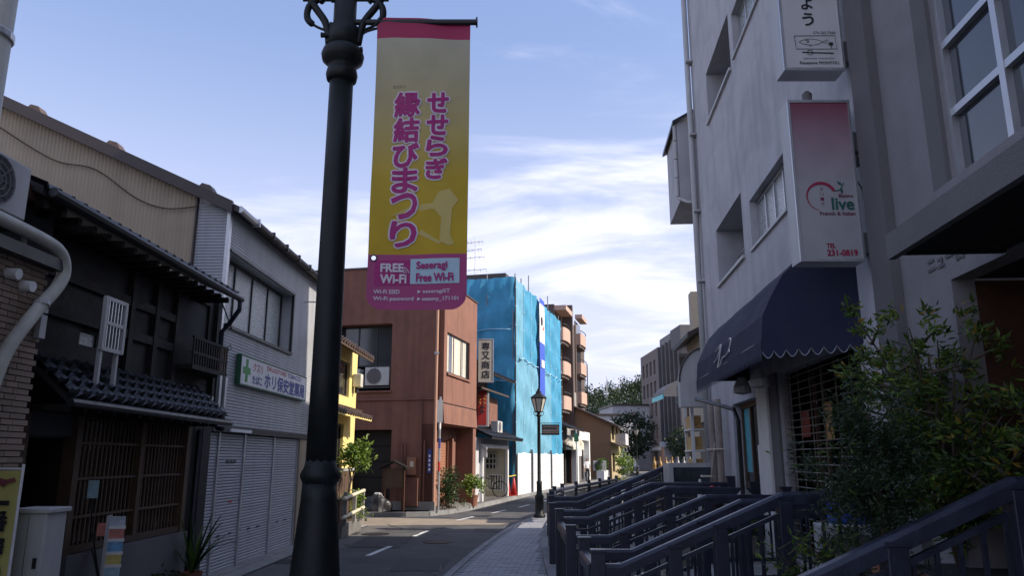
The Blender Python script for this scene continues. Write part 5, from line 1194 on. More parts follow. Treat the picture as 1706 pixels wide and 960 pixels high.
sf = thing('display_shelf', 'shelf of small golden goods in the shop past the white building', 'shelf', on_r(-.95, .02, .52), RRZ)
for x_ in (-.5, .35): bx('upright', m_white, sf, x_, x_ + .05, -.3, -.24, 0, 2.2)
m_gld = M('golden_goods', (.40, .24, .07), .5, .7, 26., .3)
for z_ in (.9, 1.32, 1.72): bx('shelf_board', m_white, sf, -.48, .38, -.32, -.05, z_, z_ + .03); bx('goods', m_gld, sf, -.44, .34, -.28, -.1, z_ + .032, z_ + .28)
da = thing('small_dome_awning', 'small brown-grey dome awning with turquoise edge further down the street', 'awning', (4.55, 21.5, 3.35))
m = MB(); m.grid(lambda u, v: (-.45 + .7 * (1 - math.cos(math.pi / 2 * v)) , 1.6 * u - .8, .48 * math.sin(math.pi / 2 * v)), 8, 8); m.build('hood', m_stucco2, da, smooth=True)
m = MB(); m.add([(-.45, -.8, 0)] + [(-.45 + .7 * (1 - math.cos(math.pi / 2 * i / 8)), -.8, .48 * math.sin(math.pi / 2 * i / 8)) for i in range(9)] + [(.25, -.8, 0)], [tuple(range(11))]); m.build('end_panel', m_stucco2, da); bx('edge_strip', m_cyan, da, -.47, -.44, -.8, .8, -.06, .06); bx('wall_mount', m_brownroof, da, .25, .42, -.85, .85, -.1, .5); bx('post', m_brownroof, da, .28, .40, -.06, .06, -3.38, -.1)
# farther right-hand buildings
lowb = thing('road_shade_shop', 'dark shop with glass front, added and raised to shade the road, beyond the gap on the right', 'building', *place_right(7.75, 34.0, .225))  # shop put here and raised so its shadow crosses the road
wall(MB(), 0, 9, 0, 5.0, [(.5, 4.2, .3, 2.4), (4.8, 8.6, .3, 2.4)], 0, .15).build('facade', m_stucco3, lowb); window(lowb, .5, 4.2, .3, 2.4, .06, m_wood_d, m_glass, 4, 1, .06); window(lowb, 4.8, 8.6, .3, 2.4, .06, m_wood_d, m_glass, 4, 1, .06); bx('core', m_conc, lowb, 0, 9, .2, 7, 0, 4.9); bx('roof', m_brownroof, lowb, -.2, 9.2, -.2, 7.2, 5.0, 5.12)
for i, (Y_, hgt) in enumerate(((50, 4.2), (62, 5.2))):
    t = thing('small_shop', ('low grey shop on the right beyond the dark glass one', 'two-storey grey shop on the right before the ribbed office')[i], 'building', *place_right(SR(Y_) + 4.6, Y_, .25)); wall(MB(), 0, 11, 0, hgt, [(1, 4, .4, 2.4), (5, 10, .4, 2.4)], 0, .15).build('facade', m_stucco2, t); window(t, 1, 4, .4, 2.4, .06, m_alu, m_glass, 3, 1, .08); window(t, 5, 10, .4, 2.4, .06, m_alu, m_glass, 5, 1, .08); bx('core', m_conc, t, 0, 11, .2, 7, 0, hgt - .05); bx('roof', m_brownroof, t, -.1, 11.1, -.3, 7.2, hgt, hgt + .12)
loc, rz = place_right(17.55, 89.5, -.04)
go = thing('ribbed_office', 'grey office block with vertical concrete ribs and dark windows', 'building', loc, rz)
hs3 = [(.5 + 1.85 * i, 1.9 + 1.85 * i, 4.2 + 3.5 * k, 6.6 + 3.5 * k) for i in range(5) for k in range(3)]
wall(MB(), 0, 9.6, 0, 15.4, hs3, 0, .4).build('facade', m_stucco2, go); bx('core', m_dark, go, .05, 9.5, .42, 9, 0, 15); bx('near_wall', m_stucco2, go, 9.52, 9.62, 0, 9, 0, 15.4); bx('roof', m_stucco3, go, 0, 9.6, .0, 9, 15.4, 15.5)
for h_ in hs3: window(go, h_[0], h_[1], h_[2], h_[3], .25, m_black, m_glass, 2, 2, .1)
for i in range(6): bx('concrete_rib', m_stucco3, go, .05 + 1.85 * i, .4 + 1.85 * i, -.35, 0, 3.6, 14.6)
bx('penthouse', m_stucco3, go, 6.8, 11, -.4, 6, 13.4, 15.45); bx('balcony_band', m_stucco, go, 0, 11, -.5, 0, 3.0, 3.6)
loc, rz = place_right(20.88, 122.9, -.04)
b4 = thing('four_storey_block', 'brown-grey four-storey block with rows of narrow windows', 'building', loc, rz)
hs4 = [(1.2 + 2.6 * i, 2.6 + 2.6 * i, 4.6 + 3.15 * k, 6.7 + 3.15 * k) for i in range(4) for k in range(4)]
m_b4 = M('taupe_wall', (.17, .14, .13), .85, .06, 2.); m_b4s = M('brick_red_wall', (.13, .075, .06), .85, .06, 2.)
wall(MB(), 0, 12, 0, 17.5, hs4 + [(2.5, 5.5, 0, 2.8), (7, 9.5, 0, 2.8)], 0, .5).build('facade', m_b4, b4); bx('near_wall', m_b4s, b4, 12, 12.2, 0, 7, 0, 17.5); bx('core', m_dark, b4, .1, 11.9, .55, 7, 0, 17); bx('roof', m_b4, b4, 0, 12.1, 0, 7, 17.5, 17.7); bx('base_band', m_stucco, b4, 0, 12, -.15, 0, 2.9, 3.4)
for h_ in hs4: window(b4, h_[0], h_[1], h_[2], h_[3], .3, m_alu, m_glass, 2, 1, .1)
tree('street_tree', 'dark tree in front of the ribbed office', (17.4, 78, 0), 4.4, 1.7, 1.4, m_green_d, 1100, .3, seed=8)
tree('street_tree', 'small dark tree beside the low shops on the right', (11.7, 52, 0), 2.9, .9, .8, m_green_d, 700, .2, seed=9)

# ================================================================== street furniture
# ------------------------------------------------ big dark lamp post with banner
PX, PY = -1.165, 4.75
lp = thing('lamp_post', 'massive dark green iron lamp post with flared fluted base', 'lamp post', (PX, PY, 0))
MB().lathe([(.235, 0), (.235, .10), (.20, .16), (.185, .50), (.155, .95), (.128, 1.25), (.108, 1.46), (.104, 1.56)], 32, flute=1, fr=.03).build('base', m_pole, lp, smooth=True)
MB().lathe([(.103, 1.55), (.122, 1.59), (.122, 1.612), (.102, 1.65), (.091, 1.70)], 12).build('collar', m_pole, lp, smooth=True)
MB().lathe([(.092, 1.67), (.087, 2.2), (.081, 3.6), (.079, 4.26)], 28).build('shaft', m_pole, lp, smooth=True)
MB().lathe([(.079, 4.21), (.100, 4.225), (.107, 4.265), (.100, 4.30), (.090, 4.315), (.100, 4.335), (.137, 4.37), (.145, 4.41), (.132, 4.45), (.106, 4.47)], 28).build('capital', m_pole, lp, smooth=True)
MB().lathe([(.104, 4.46), (.102, 4.62), (.078, 4.64), (.076, 5.5), (.09, 5.52), (.05, 5.6), (.01, 5.8)], 24).build('upper_shaft', m_pole, lp, smooth=True)
for x_, z_ in ((-.15, 4.55), (-.09, 4.63), (-.09, 4.82), (.14, 4.44)): MB().tube([(x_ * .6, -.03, z_), (x_, -.03, z_ + .004)], [.012, .02], 8).build('bolt', m_pole, lp)
for s_ in (-1, 1):
    arm = MB().tube(smoothp([(s_ * .10, 0, 4.50), (s_ * .13, 0, 4.66), (s_ * .22, 0, 4.80), (s_ * .34, 0, 5.0), (s_ * .55, 0, 5.25), (s_ * .75, 0, 5.42)]), .026, 8).build('arm', m_pole, lp, smooth=True)
    MB().tube(smoothp([(s_ * .11, 0, 4.60), (s_ * .20, 0, 4.64), (s_ * .26, 0, 4.70), (s_ * .255, 0, 4.79), (s_ * .19, 0, 4.85), (s_ * .16, 0, 4.83)]), [.010] * 8 + [.024] * 23, 8).build('scroll', m_pole, arm, smooth=True)
    MB().tube([(s_ * .06, 0, 4.845), (s_ * .30, 0, 4.845)], .012, 6).build('tie_bar', m_pole, arm)
    MB().lathe([(.03, 5.42), (.11, 5.46), (.16, 5.72), (.17, 5.74), (.10, 5.86), (.02, 5.95)], 6, s_ * .75, 0).build('lantern', m_frost, arm)
MB().tube([(.05, 0, 4.67), (.92, 0, 4.67)], .021, 10).build('banner_arm', m_black, lp); MB().lathe([(.036, -.005), (.036, .005)], 12).build('arm_cap', m_black, lp, loc=(.92, 0, 4.67), rot=(0, R(90), 0))
MB().tube(smoothp([(.10, 0, 4.50), (.13, 0, 4.58), (.20, 0, 4.615), (.30, 0, 4.64)]), .009, 6).build('arm_stay', m_black, lp)
bn = thing('festival_banner', 'yellow festival banner with magenta characters and pink wi-fi panel hanging from lamp post', 'banner', (-.612, 4.75, 0))
BW = .322
m_by = bpy.data.materials.new('banner_print'); m_by.use_nodes = True
gradient_mat(m_by, [(0, (.56, .36, .005)), (.35, (.55, .38, .02)), (.7, (.50, .42, .20)), (1, (.48, .45, .32))], 2.99, 4.52, .6)
m_bp = M('banner_pink', (.42, .065, .19), .6, .06, 3.); m_bt = M('banner_top_pink', (.42, .03, .10), .6, .06, 3.); m_bm = M('banner_magenta', (.36, .01, .16), .6, .05); m_bw = M('banner_white', (.66, .60, .66), .6, .04); m_bl = M('banner_pale_blue', (.42, .58, .66), .6, .04); m_bg = M('banner_ghost', (.54, .42, .12), .6, .05)
for mm in (m_by, m_bp, m_bt):
    t = mm.node_tree; n = t.nodes; p = n['Principled BSDF']; tr = n.new('ShaderNodeBsdfTranslucent'); mx = n.new('ShaderNodeMixShader'); mx.inputs[0].default_value = .22
    t.links.new(p.inputs['Base Color'].links[0].from_socket, tr.inputs[0]); t.links.new(p.outputs[0], mx.inputs[1]); t.links.new(tr.outputs[0], mx.inputs[2]); t.links.new(mx.outputs[0], n['Material Output'].inputs[0])
def cloth(u, z): return .013 * math.sin(u * 5.0 + z * 2.1) + .007 * math.sin(z * 5 + u * 2) + .004 * math.sin(u * 13 + z * 9) * (1 - .5 * u)
def strip_b(z0, z1, mat, name, nz): return MB().grid(lambda u, v: (-BW + 2 * BW * u, cloth(u, z0 + (z1 - z0) * v), z0 + (z1 - z0) * v), 16, nz).build(name, mat, bn, smooth=True)
strip_b(4.54, 4.695, m_bt, 'top_sleeve', 3); strip_b(2.995, 4.54, m_by, 'yellow_field', 24)
# rounded pink foot with its eyelet hole
m = MB(); nx, nz = 44, 26; hx, hz, hr = -.285, 2.972, .017
def inside(x, z):
    if z < 2.73:
        r_ = .10; 
        for cx_ in (-BW + r_, BW - r_):
            if (x < cx_ and cx_ < 0) or (x > cx_ and cx_ > 0):
                if math.hypot(x - cx_, z - 2.73) > r_: return False
    return math.hypot(x - hx, z - hz) > hr
for i in range(nx * 3):
    for j in range(nz * 3):
        x0b, x1b = -BW + 2 * BW * i / (nx * 3), -BW + 2 * BW * (i + 1) / (nx * 3); z0b, z1b = 2.63 + .365 * j / (nz * 3), 2.63 + .365 * (j + 1) / (nz * 3)
        if inside((x0b + x1b) / 2, (z0b + z1b) / 2):
            u0, u1 = (x0b + BW) / 2 / BW, (x1b + BW) / 2 / BW
            m.quad((x0b, cloth(u0, z0b), z0b), (x1b, cloth(u1, z0b), z0b), (x1b, cloth(u1, z1b), z1b), (x0b, cloth(u0, z1b), z1b))
m.build('pink_foot', m_bp, bn)
MB().tube([(hx + .02 * math.cos(q * math.pi / 8), cloth(.05, hz) - .003, hz + .02 * math.sin(q * math.pi / 8)) for q in range(17)], .005, 5).build('eyelet', m_black, bn)
F = -.005
# pale silhouette printed behind the characters
m = MB(); m.add([(.13, F + .002, 3.42), (.20, F + .002, 3.44), (.26, F + .002, 3.36), (.22, F + .002, 3.30), (.21, F + .002, 3.12), (.24, F + .002, 3.06), (.20, F + .002, 3.05), (.14, F + .002, 3.08), (.02, F + .002, 3.16), (.0, F + .002, 3.13), (.14, F + .002, 3.06), (.15, F + .002, 3.24), (.10, F + .002, 3.30), (-.06, F + .002, 3.28), (-.2, F + .002, 3.25), (-.05, F + .002, 3.32), (.09, F + .002, 3.34)],
     [(0, 1, 2, 3), (0, 3, 11, 12), (3, 4, 10, 11), (4, 5, 6, 7), (4, 7, 10), (7, 8, 9, 10), (0, 12, 16), (12, 13, 15, 16), (13, 14, 15)]); m.build('pale_silhouette', m_bg, bn)
for ch, x_, w_, h_, tops in (('縁結びまつり', -.180, .165, .168, [4.128, 3.945, 3.762, 3.585, 3.405, 3.215]), ('せせらぎ', .043, .135, .138, [4.128, 3.965, 3.81, 3.65])):
    for c_, zt in zip(ch, tops):
        lettering(c_, w_, h_, m_bw, bn, x_, F, zt - h_, .017, 'character_outline', keep=False); lettering(c_, w_, h_, m_bm, bn, x_, F - .003, zt - h_, .0065, 'character', keep=False)
lettering('せさミィ', .09, .022, m_ink, bn, -.20, F, 4.165)
MB().grid(lambda u, v: (-.275 + .23 * u, F + .002, 2.79 + .165 * v), 10, 8).build('wifi_panel', m_bm, bn); MB().grid(lambda u, v: (-.045 + .32 * u, F + .001, 2.80 + .165 * v), 12, 8).build('name_panel', m_bl, bn)
lettering('FREE', .145, .052, m_bw, bn, -.235, F - .003, 2.88, .003, keep=False); lettering('Wi-Fi', .165, .055, m_bw, bn, -.235, F - .003, 2.805, .003, keep=False)
for r_ in (.018, .032, .046): MB().tube([(-.10 + r_ * math.cos(q * .26 + .1), F - .004, 2.865 + r_ * math.sin(q * .26 + .1)) for q in range(6)], .003, 4).build('wifi_wave', m_bw, bn)
lettering('Seseragi', .20, .060, m_bm, bn, -.005, F - .004, 2.885, .0025, keep=False); lettering('Free Wi-Fi', .24, .052, m_bm, bn, -.005, F - .004, 2.815, .0025, keep=False)
lettering('Wi-Fi SSID', .165, .026, m_bw, bn, -.275, F, 2.735, .0008, keep=False); lettering('seseragiST', .175, .030, m_bw, bn, .04, F, 2.733, .0008, keep=False)
lettering('Wi-Fi password', .255, .032, m_bw, bn, -.275, F, 2.683, .0008, keep=False); lettering('sesamy_171101', .235, .032, m_bw, bn, .035, F, 2.683, .0008, keep=False)
for z_ in (2.748, 2.700): MB().prism([(.005, z_ - .012), (.027, z_), (.005, z_ + .012)], F - .002, F, 'y').build('arrow_mark', m_bw, bn)
for o in list(bn.children):                          # prints follow the cloth
    if o.name.split('.')[0] in ('character_outline', 'character', 'lettering', 'wifi_panel', 'name_panel', 'wifi_wave', 'arrow_mark', 'pale_silhouette'):
        for v in o.data.vertices: v.co.y += cloth((v.co.x + BW) / 2 / BW, v.co.z)
# ------------------------------------------------ small street lamps
m_lglass = M('lantern_glass', (.50, .47, .40), .25, .1, 4., 0)
def street_lamp(label, loc, h=3.75, plate=False):
    t = thing('street_lamp', label, 'street lamp', loc, 0, 'small lantern street lamps')
    MB().lathe([(.17, 0), (.17, .08), (.13, .12), (.12, .55), (.14, .60), (.085, .68), (.075, .95), (.09, 1.0), (.055, 1.06), (.046, h - .85), (.075, h - .82), (.075, h - .78), (.05, h - .76), (.04, h - .70)], 16).build('post', m_pole, t, smooth=True)
    ln = MB().lathe([(.10, h - .70), (.215, h - .29)], 6).build('lantern', m_lglass, t)
    m = MB()
    for q in range(6):
        a = math.pi / 3 * q; m.tube([(.103 * math.cos(a), .103 * math.sin(a), h - .70), (.222 * math.cos(a), .222 * math.sin(a), h - .29)], .014, 5)
    for r_, z_ in ((.105, h - .70), (.225, h - .285)): m.tube([(r_ * math.cos(math.pi / 3 * q), r_ * math.sin(math.pi / 3 * q), z_) for q in range(7)], .018, 5)
    m.build('lantern_frame', m_pole, ln)
    MB().lathe([(.25, h - .28), (.24, h - .26), (.12, h - .17), (.085, h - .14), (.08, h - .09), (.04, h - .06), (.05, h - .03), (.02, h), (.008, h + .07)], 6).build('cap', m_pole, ln)
    for s_ in (-1, 1): MB().tube(smoothp([(s_ * .05, 0, h - .80), (s_ * .11, 0, h - .80), (s_ * .15, 0, h - .72), (s_ * .11, 0, h - .67), (s_ * .07, 0, h - .70)]), .010, 5).build('scroll', m_pole, t)
    return t
street_lamp('nearer lantern street lamp standing on the paved sidewalk before the blue sheeting', (.80, 23.0, .02))
street_lamp('farther lantern street lamp beyond the canal railings', (10.6, 66.0, .0), 4.4)
pl8 = thing('hanging_street_sign', 'small dark-framed sign board hanging from the nearer lamp', 'sign', (.80, 23.0, 0))
m = MB(); m.tube([(.04, 0, 2.74), (.64, 0, 2.74)], .012, 6); m.tube([(.04, 0, 2.42), (.12, 0, 2.42)], .012, 6); m.build('hanger', m_black, pl8)
bx('frame', m_black, pl8, .08, .61, -.03, .03, 2.39, 2.70); bx('face', M('sign_taupe', (.16, .13, .12), .6), pl8, .10, .59, -.035, -.03, 2.44, 2.65)
m = MB(); [m.box(.12 + .048 * k, .155 + .048 * k, -.038, -.036, 2.555 + .008 * (k % 2), 2.62) for k in range(9)]; m.build('name_characters', m_ink, pl8); bx('underline', m_ink, pl8, .11, .58, -.038, -.036, 2.48, 2.488)

# ------------------------------------------------ footbridges and railings over the canal
bal_me = {}
def railing(label, pts, posts, group, pitch=.118, base_off=.84, post_w=.11, cap=True):
    """pts: list of (x, y, z) for the top rail, walked in order"""
    P = [Vector(p) for p in pts]; t = thing('railing', label, 'railing', (P[0].x, P[0].y, 0), 0, group); O = Vector((P[0].x, P[0].y, 0))
    def sweep(off, hw, hh, rnd):
        m = MB(); prof = [(-hw, -hh), (hw, -hh), (hw, hh * .55), (hw * .6, hh), (-hw * .6, hh), (-hw, hh * .55)] if rnd else [(-hw, -hh), (hw, -hh), (hw, hh), (-hw, hh)]
        vs = []; k = len(prof)
        for i, p in enumerate(P):
            d = (P[min(i + 1, len(P) - 1)] - P[max(i - 1, 0)]); sd = Vector((d.y, -d.x, 0)).normalized()
            for a, b in prof: vs.append(p - O + Vector((0, 0, off)) + sd * a + Vector((0, 0, b)))
        fs = [tuple(range(k)), tuple(range((len(P) - 1) * k + k - 1, (len(P) - 1) * k - 1, -1))]
        for i in range(len(P) - 1):
            for j in range(k): fs.append((i * k + j, i * k + (j + 1) % k, (i + 1) * k + (j + 1) % k, (i + 1) * k + j))
        return m.add(vs, fs)
    sweep(-.05, .05, .05, True).build('top_rail', m_navyrail, t, bevel=.004); sweep(-base_off + .12, .018, .022, False).build('bottom_rail', m_navyrail, t); sweep(-.17, .016, .018, False).build('middle_rail', m_navyrail, t)
    me = bal_me.get(base_off) or MB().box(-.011, .011, -.011, .011, -base_off + .14, -.185).mesh('baluster', m_navyrail); bal_me[base_off] = me
    for a, b in zip(P, P[1:]):
        d = b - a; L_ = math.hypot(d.x, d.y); n_ = max(1, int(L_ / pitch))
        for k in range(n_): q = a + d * ((k + .5) / n_) - O; link('baluster', me, t, (q.x, q.y, q.z), (0, 0, math.atan2(d.y, d.x)))
    for (x, y, z, hgt) in posts:
        o = MB().box(-post_w / 2, post_w / 2, -post_w / 2, post_w / 2, z - hgt, z).build('post', m_navyrail, t, bevel=.006, loc=(x - O.x, y - O.y, 0)); bx('post_cap', m_navyrail, o, -post_w / 2 - .008, post_w / 2 + .008, -post_w / 2 - .008, post_w / 2 + .008, z, z + .022)
    return t
G = 'navy railings of the canal footbridges'
rails_ = [(4.0, [(.64, .93), (.97, .93), (2.55, 1.61), (3.0, 1.62)], 'navy footbridge railing nearest the camera at the lower right'),
          (6.5, [(.70, .87), (.88, .87), (2.22, 1.43), (3.02, 1.46)], 'second navy footbridge railing from the camera, thick sloping handrail'),
          (7.6, [(.69, .86), (1.14, .86), (2.2, 1.32), (3.1, 1.33)], 'third navy footbridge railing from the camera'),
          (9.2, [(.68, .84), (1.12, .84), (2.26, 1.29), (3.2, 1.29)], 'fourth navy footbridge railing from the camera'),
          (11.0, [(.66, .91), (1.06, .91), (2.16, 1.33), (3.38, 1.30)], 'fifth navy footbridge railing from the camera'),
          (12.5, [(.64, .91), (1.15, .91), (2.2, 1.335), (3.48, 1.34)], 'sixth navy footbridge railing from the camera'),
          (15.0, [(.74, .91), (1.26, .91), (2.9, 1.57), (3.6, 1.58)], 'seventh navy footbridge railing, rising highest against the far street'),
          (17.0, [(.86, .91), (1.4, .91), (2.9, 1.40), (3.75, 1.42)], 'farthest navy footbridge railing behind all the others')]
def rz_at(pts, x):
    for (a, b), (c_, d) in zip(pts, pts[1:]):
        if a <= x <= c_: return b + (d - b) * (x - a) / (c_ - a)
    return pts[-1][1]
for d, pts, lab in rails_:
    x0r, x1r = pts[0][0], pts[-1][0]; ps = [(x0r, d, pts[0][1] + .09, 1.0)]
    for x in (pts[0][0] + .62, (pts[1][0] + pts[2][0]) / 2 + .15, pts[2][0] + .02): ps.append((x, d, rz_at(pts, x) - .06, .86))
    ps.append((x1r, d, pts[-1][1] + .07, 1.05))
    railing(lab, [(x, d, z) for x, z in pts], ps, G)
for i, (ya, yb) in enumerate(((6.5, 7.6), (9.2, 11.0), (12.5, 15.0))):
    railing(('short navy canal fence between the second and third footbridge railings', 'navy canal fence between the fourth and fifth footbridge railings', 'navy canal fence between the sixth and seventh footbridge railings')[i],
            [(SR(ya) + .16, ya + .1, .86), (SR(yb) + .16, yb - .1, .86)], [], 'navy canal fences along the sidewalk')
k = 0
ys = [17.0, 19.2, 21.4, 23.6, 25.8, 28, 30.2, 32.4, 34.6]
railing('long navy canal fence curving away beyond the last footbridge', [(SR(y) + .16, y, .86) for y in ys], [(SR(y) + .16, y, .95, .95) for y in ys], 'navy canal fences along the sidewalk', pitch=.16)
for (ya, yb, lab, zt) in ((4.0, 6.5, 'sloping concrete footbridge deck nearest the camera', .55), (7.6, 9.2, 'second concrete footbridge deck from the camera', .53), (11.0, 12.5, 'third concrete footbridge deck from the camera', .53), (15.0, 17.0, 'farthest concrete footbridge deck', .6)):
    xs_ = SR((ya + yb) / 2); xe = CR((ya + yb) / 2) + .2
    t = thing('footbridge', lab, 'footbridge', (xs_, (ya + yb) / 2, 0), 0, 'canal footbridges')
    w_ = (yb - ya) / 2 + .08; pf = [(-.02, .02), (.45, .05), (1.7, zt), (xe - xs_, zt), (xe - xs_, zt - .18), (1.7, zt - .18), (.45, -.12), (-.02, -.12)]
    MB().prism(pf, -w_, w_, 'y').build('deck', m_conc, t)
    for k in range(8): q = .5 + k * .15; bx('tread_strip', m_kerb, t, q, q + .04, -w_ + .1, w_ - .1, .05 + (q - .45) / 1.25 * (zt - .05) + .002, .05 + (q - .45) / 1.25 * (zt - .05) + .03)

# ------------------------------------------------ plants and clutter by the shops on the right
def leafy(name, label, loc, stems, tips, n, size, asp, mats, r=.014, cat='shrub', nleaf=0):
    t = thing(name, label, cat, loc)
    for s_ in stems: MB().tube(smoothp(s_, 4), [r * (1 - .75 * i / (4 * (len(s_) - 1))) for i in range(4 * (len(s_) - 1) + 1)], 6).build('stem', m_bark, t, smooth=True)
    rr = random.Random(len(label)); mbs = [MB() for _ in mats]
    sprays = [MB().add([(0, 0, 0), (.5, .5 / asp, .06), (1, 0, -.08), (.5, -.5 / asp, .06)], [(0, 1, 2, 3)]).mesh('leaf', mm) for mm in mats]
    for i in range(n):
        c_, d_ = rr.choice(tips); c_ = Vector(c_) + Vector((rr.gauss(0, .03), rr.gauss(0, .03), rr.gauss(0, .03))) - Vector(d_) * rr.uniform(0, .16)
        d = (Vector(d_).normalized() + Vector((rr.gauss(0, .7), rr.gauss(0, .7), rr.gauss(.1, .6)))).normalized(); l_ = size * rr.uniform(.6, 1.25); mi = min(len(mats) - 1, int(rr.random() ** 2.2 * len(mats)))
        if i < nleaf:
            link('leaf', sprays[mi], t, c_, d.to_track_quat('X', 'Z').to_euler(), (l_, l_, l_))
        else:
            sd = d.cross(Vector((rr.gauss(0, 1), rr.gauss(0, 1), rr.gauss(0, 1)))).normalized() * l_ / asp / 2; nr = d.cross(sd).normalized() * l_ * .08
            mbs[mi].add([c_, c_ + d * l_ * .45 + sd + nr, c_ + d * l_ - nr, c_ + d * l_ * .45 - sd + nr], [(0, 1, 2, 3)])
    for mb, mm in zip(mbs, mats):
        if mb.f: tag(mb.build('foliage', mm, t), kind='stuff')
    return t
rr = random.Random(12)
def branches(n, h, spread, lean=(0, 0), zmin=.45):
    st, tips = [], []
    for i in range(n):
        a = 2 * math.pi * i / n + rr.uniform(-.4, .4); s_ = spread * rr.uniform(.35, 1); hh = h * rr.uniform(.55, 1)
        e = Vector((s_ * math.cos(a) + lean[0] * hh, s_ * math.sin(a) * .8 + lean[1] * hh, hh)); st.append([(0, 0, 0), (e.x * .25, e.y * .25, hh * .45), (e.x * .65, e.y * .65, hh * .8), tuple(e)])
        for k in range(9):
            t_ = zmin + (1 - zmin) * k / 8; b = Vector((e.x * t_ ** 1.4, e.y * t_ ** 1.4, hh * t_ ** .85)); q = rr.uniform(0, 6.28); o = Vector((math.cos(q), math.sin(q), rr.uniform(.0, .8))) * rr.uniform(.05, .22)
            tips.append((tuple(b + o), tuple(o))); st.append([tuple(b), tuple(b + o * .6), tuple(b + o)]) if k % 2 else None
    return st, tips
st_, tips = branches(24, 1.60, .54, (-.02, -.02), .15)
leafy('tall_shrub', 'tall airy shrub with narrow light green leaves in front of the grey entrance', (2.82, 5.05, 1.0), st_, tips, 8600, .068, 3.4, [m_green, m_green_l, m_green_l, m_green, m_green_d, m_green, m_green_y], .014, nleaf=260)
st_, tips = branches(9, 1.15, .5, (.05, 0), .25)
leafy('low_shrub', 'lower leafy shrub with yellowing leaves at the right edge', (3.0, 4.35, 1.0), st_, tips, 3200, .07, 3.2, [m_green, m_green_d, m_green, m_green_d, m_green_l, m_green_y], .012)
pb = thing('planter_box', 'brown planter box behind the nearest railing', 'planter', (2.7, 4.7, .52)); bx('box', m_terra, pb, -.32, .62, -.75, .55, 0, .50, .02); bx('soil', m_wood_d, pb, -.28, .58, -.71, .51, .501, .515)
bx('rim', m_terra, pb, -.34, -.28, -.77, .57, .45, .52)
rr2 = random.Random(31); cpts = [(rr2.gauss(0, .115) , rr2.gauss(0, .12), .66 + rr2.gauss(0, .2)) for _ in range(80)]
cf = thing('conifer_bush', 'dark feathery conifer bush spilling over the nearest railing', 'bush', (2.0, 4.30, .95)); MB().tube([(0, 0, -.35), (.02, 0, .2), (0, .02, 1.0)], [.03, .025, .01], 6).build('stem', m_bark, cf)
m = MB(); leaf_cloud(m, cpts, 9500, .042, .05, 4.5, rr2); tag(m.build('foliage', m_green_d, cf), kind='stuff'); m = MB(); leaf_cloud(m, cpts[:20], 500, .05, .08, 4.5, rr2); tag(m.build('tips', m_green, cf), kind='stuff')
cpot = MB().lathe([(.12, -.40), (.16, -.12), (.17, -.10), (.14, -.10), (.13, -.14)], 14).build('pot', m_terra, cf)
for i, (x, y, z, h_, lab) in enumerate(((2.2, 6.05, .55, .62, 'sparse twiggy plant with light leaves beside the sloping handrail'), (2.55, 6.25, .55, .6, 'thin leafy plant before the rolling grille'), (3.05, 10.3, .52, .55, 'small leafy plant by the shop door, under the black awning post'), (2.9, 12.6, .52, .5, 'low pot plant beside the pale wooden posts'))):
    st_, tips = branches(5, h_, .25, zmin=.3); t = leafy('small_plant', lab, (x, y, z), st_, tips, 160, .085, 3.4, [m_green, m_green_l, m_green_d], .008, 'plant', nleaf=20)
    MB().lathe([(.09, -.02), (.12, .18), (.13, .2), (.11, .2), (.10, .16)], 12).build('pot', m_terra if i % 2 else m_conc, t)
ac_unit('white louvred air conditioner standing before the rolling grille', (2.62, 6.75, .53), R(-10), .62, .62, .3)
ch = thing('blue_crate', 'blue plastic crate on top of the air conditioner by the grille', 'crate', (2.95, 6.9, 1.155)); bx('crate_wall', m_bblue, ch, -.16, .16, -.11, .11, 0, .16, .01); bx('crate_rim', m_bblue, ch, -.175, .175, -.125, .125, .16, .18)
# timber, posts and pots by the shop door
for i, (x, y, h_, dx, lab) in enumerate(((3.40, 13.15, 2.15, .0, 'thick pale wooden post beside the shop door, left of a pair'), (3.40, 12.75, 2.15, .02, 'thick pale wooden post beside the shop door, right of a pair'), (3.22, 12.95, 1.45, .18, 'pale pole leaning against the wooden posts'))):
    t = thing('wooden_post', lab, 'post', (x, y, .52)); MB().tube(smoothp([(0, 0, 0), (dx * .3 + .012, 0, h_ * .5), (dx, .01, h_)], 4), .055 if i < 2 else .022, 9).build('trunk', M('pale_timber', (.30, .25, .21), .8, .2, 8., .4, 40.), t, smooth=True); MB().tube([(-.07, -.07, h_ * .62), (.07, -.07, h_ * .62), (.07, .07, h_ * .62), (-.07, .07, h_ * .62), (-.07, -.07, h_ * .62)], .018, 6).build('rope_binding', m_curtain, t)
br_ = thing('broom_bundle', 'white cloth bundle leaning beside the posts', 'bundle', (3.12, 13.0, .52)); MB().lathe([(.10, 0), (.085, .3), (.05, .6), (.02, .85)], 10).build('cloth', m_white, br_)
for i, (x, y, mt, lab) in enumerate(((3.15, 12.35, m_red, 'red ornament pot by the shop door'), (3.2, 12.1, m_black, 'black figure ornament by the shop door'), (3.2, 11.6, m_offw, 'white figure ornament by the shop door'))):
    t = thing('ornament', lab, 'ornament', (x, y, .95)); MB().lathe([(.07, 0), (.10, .08), (.085, .17), (.05, .20), (.065, .26), (.045, .32), (.01, .34)], 12).build('figure', mt, t, smooth=True); MB().box(-.14, .14, -.14, .14, -.43, 0).build('stool', m_wood_d, t)
lt_ = thing('stone_lantern', 'small grey garden lantern beside the white door pillar', 'lantern', (3.18, 10.75, .52)); MB().lathe([(.12, 0), (.12, .06), (.05, .10), (.05, .34), (.13, .40), (.11, .42), (.10, .58), (.19, .62), (.03, .78), (.01, .82)], 8).build('stone', m_conc, lt_)
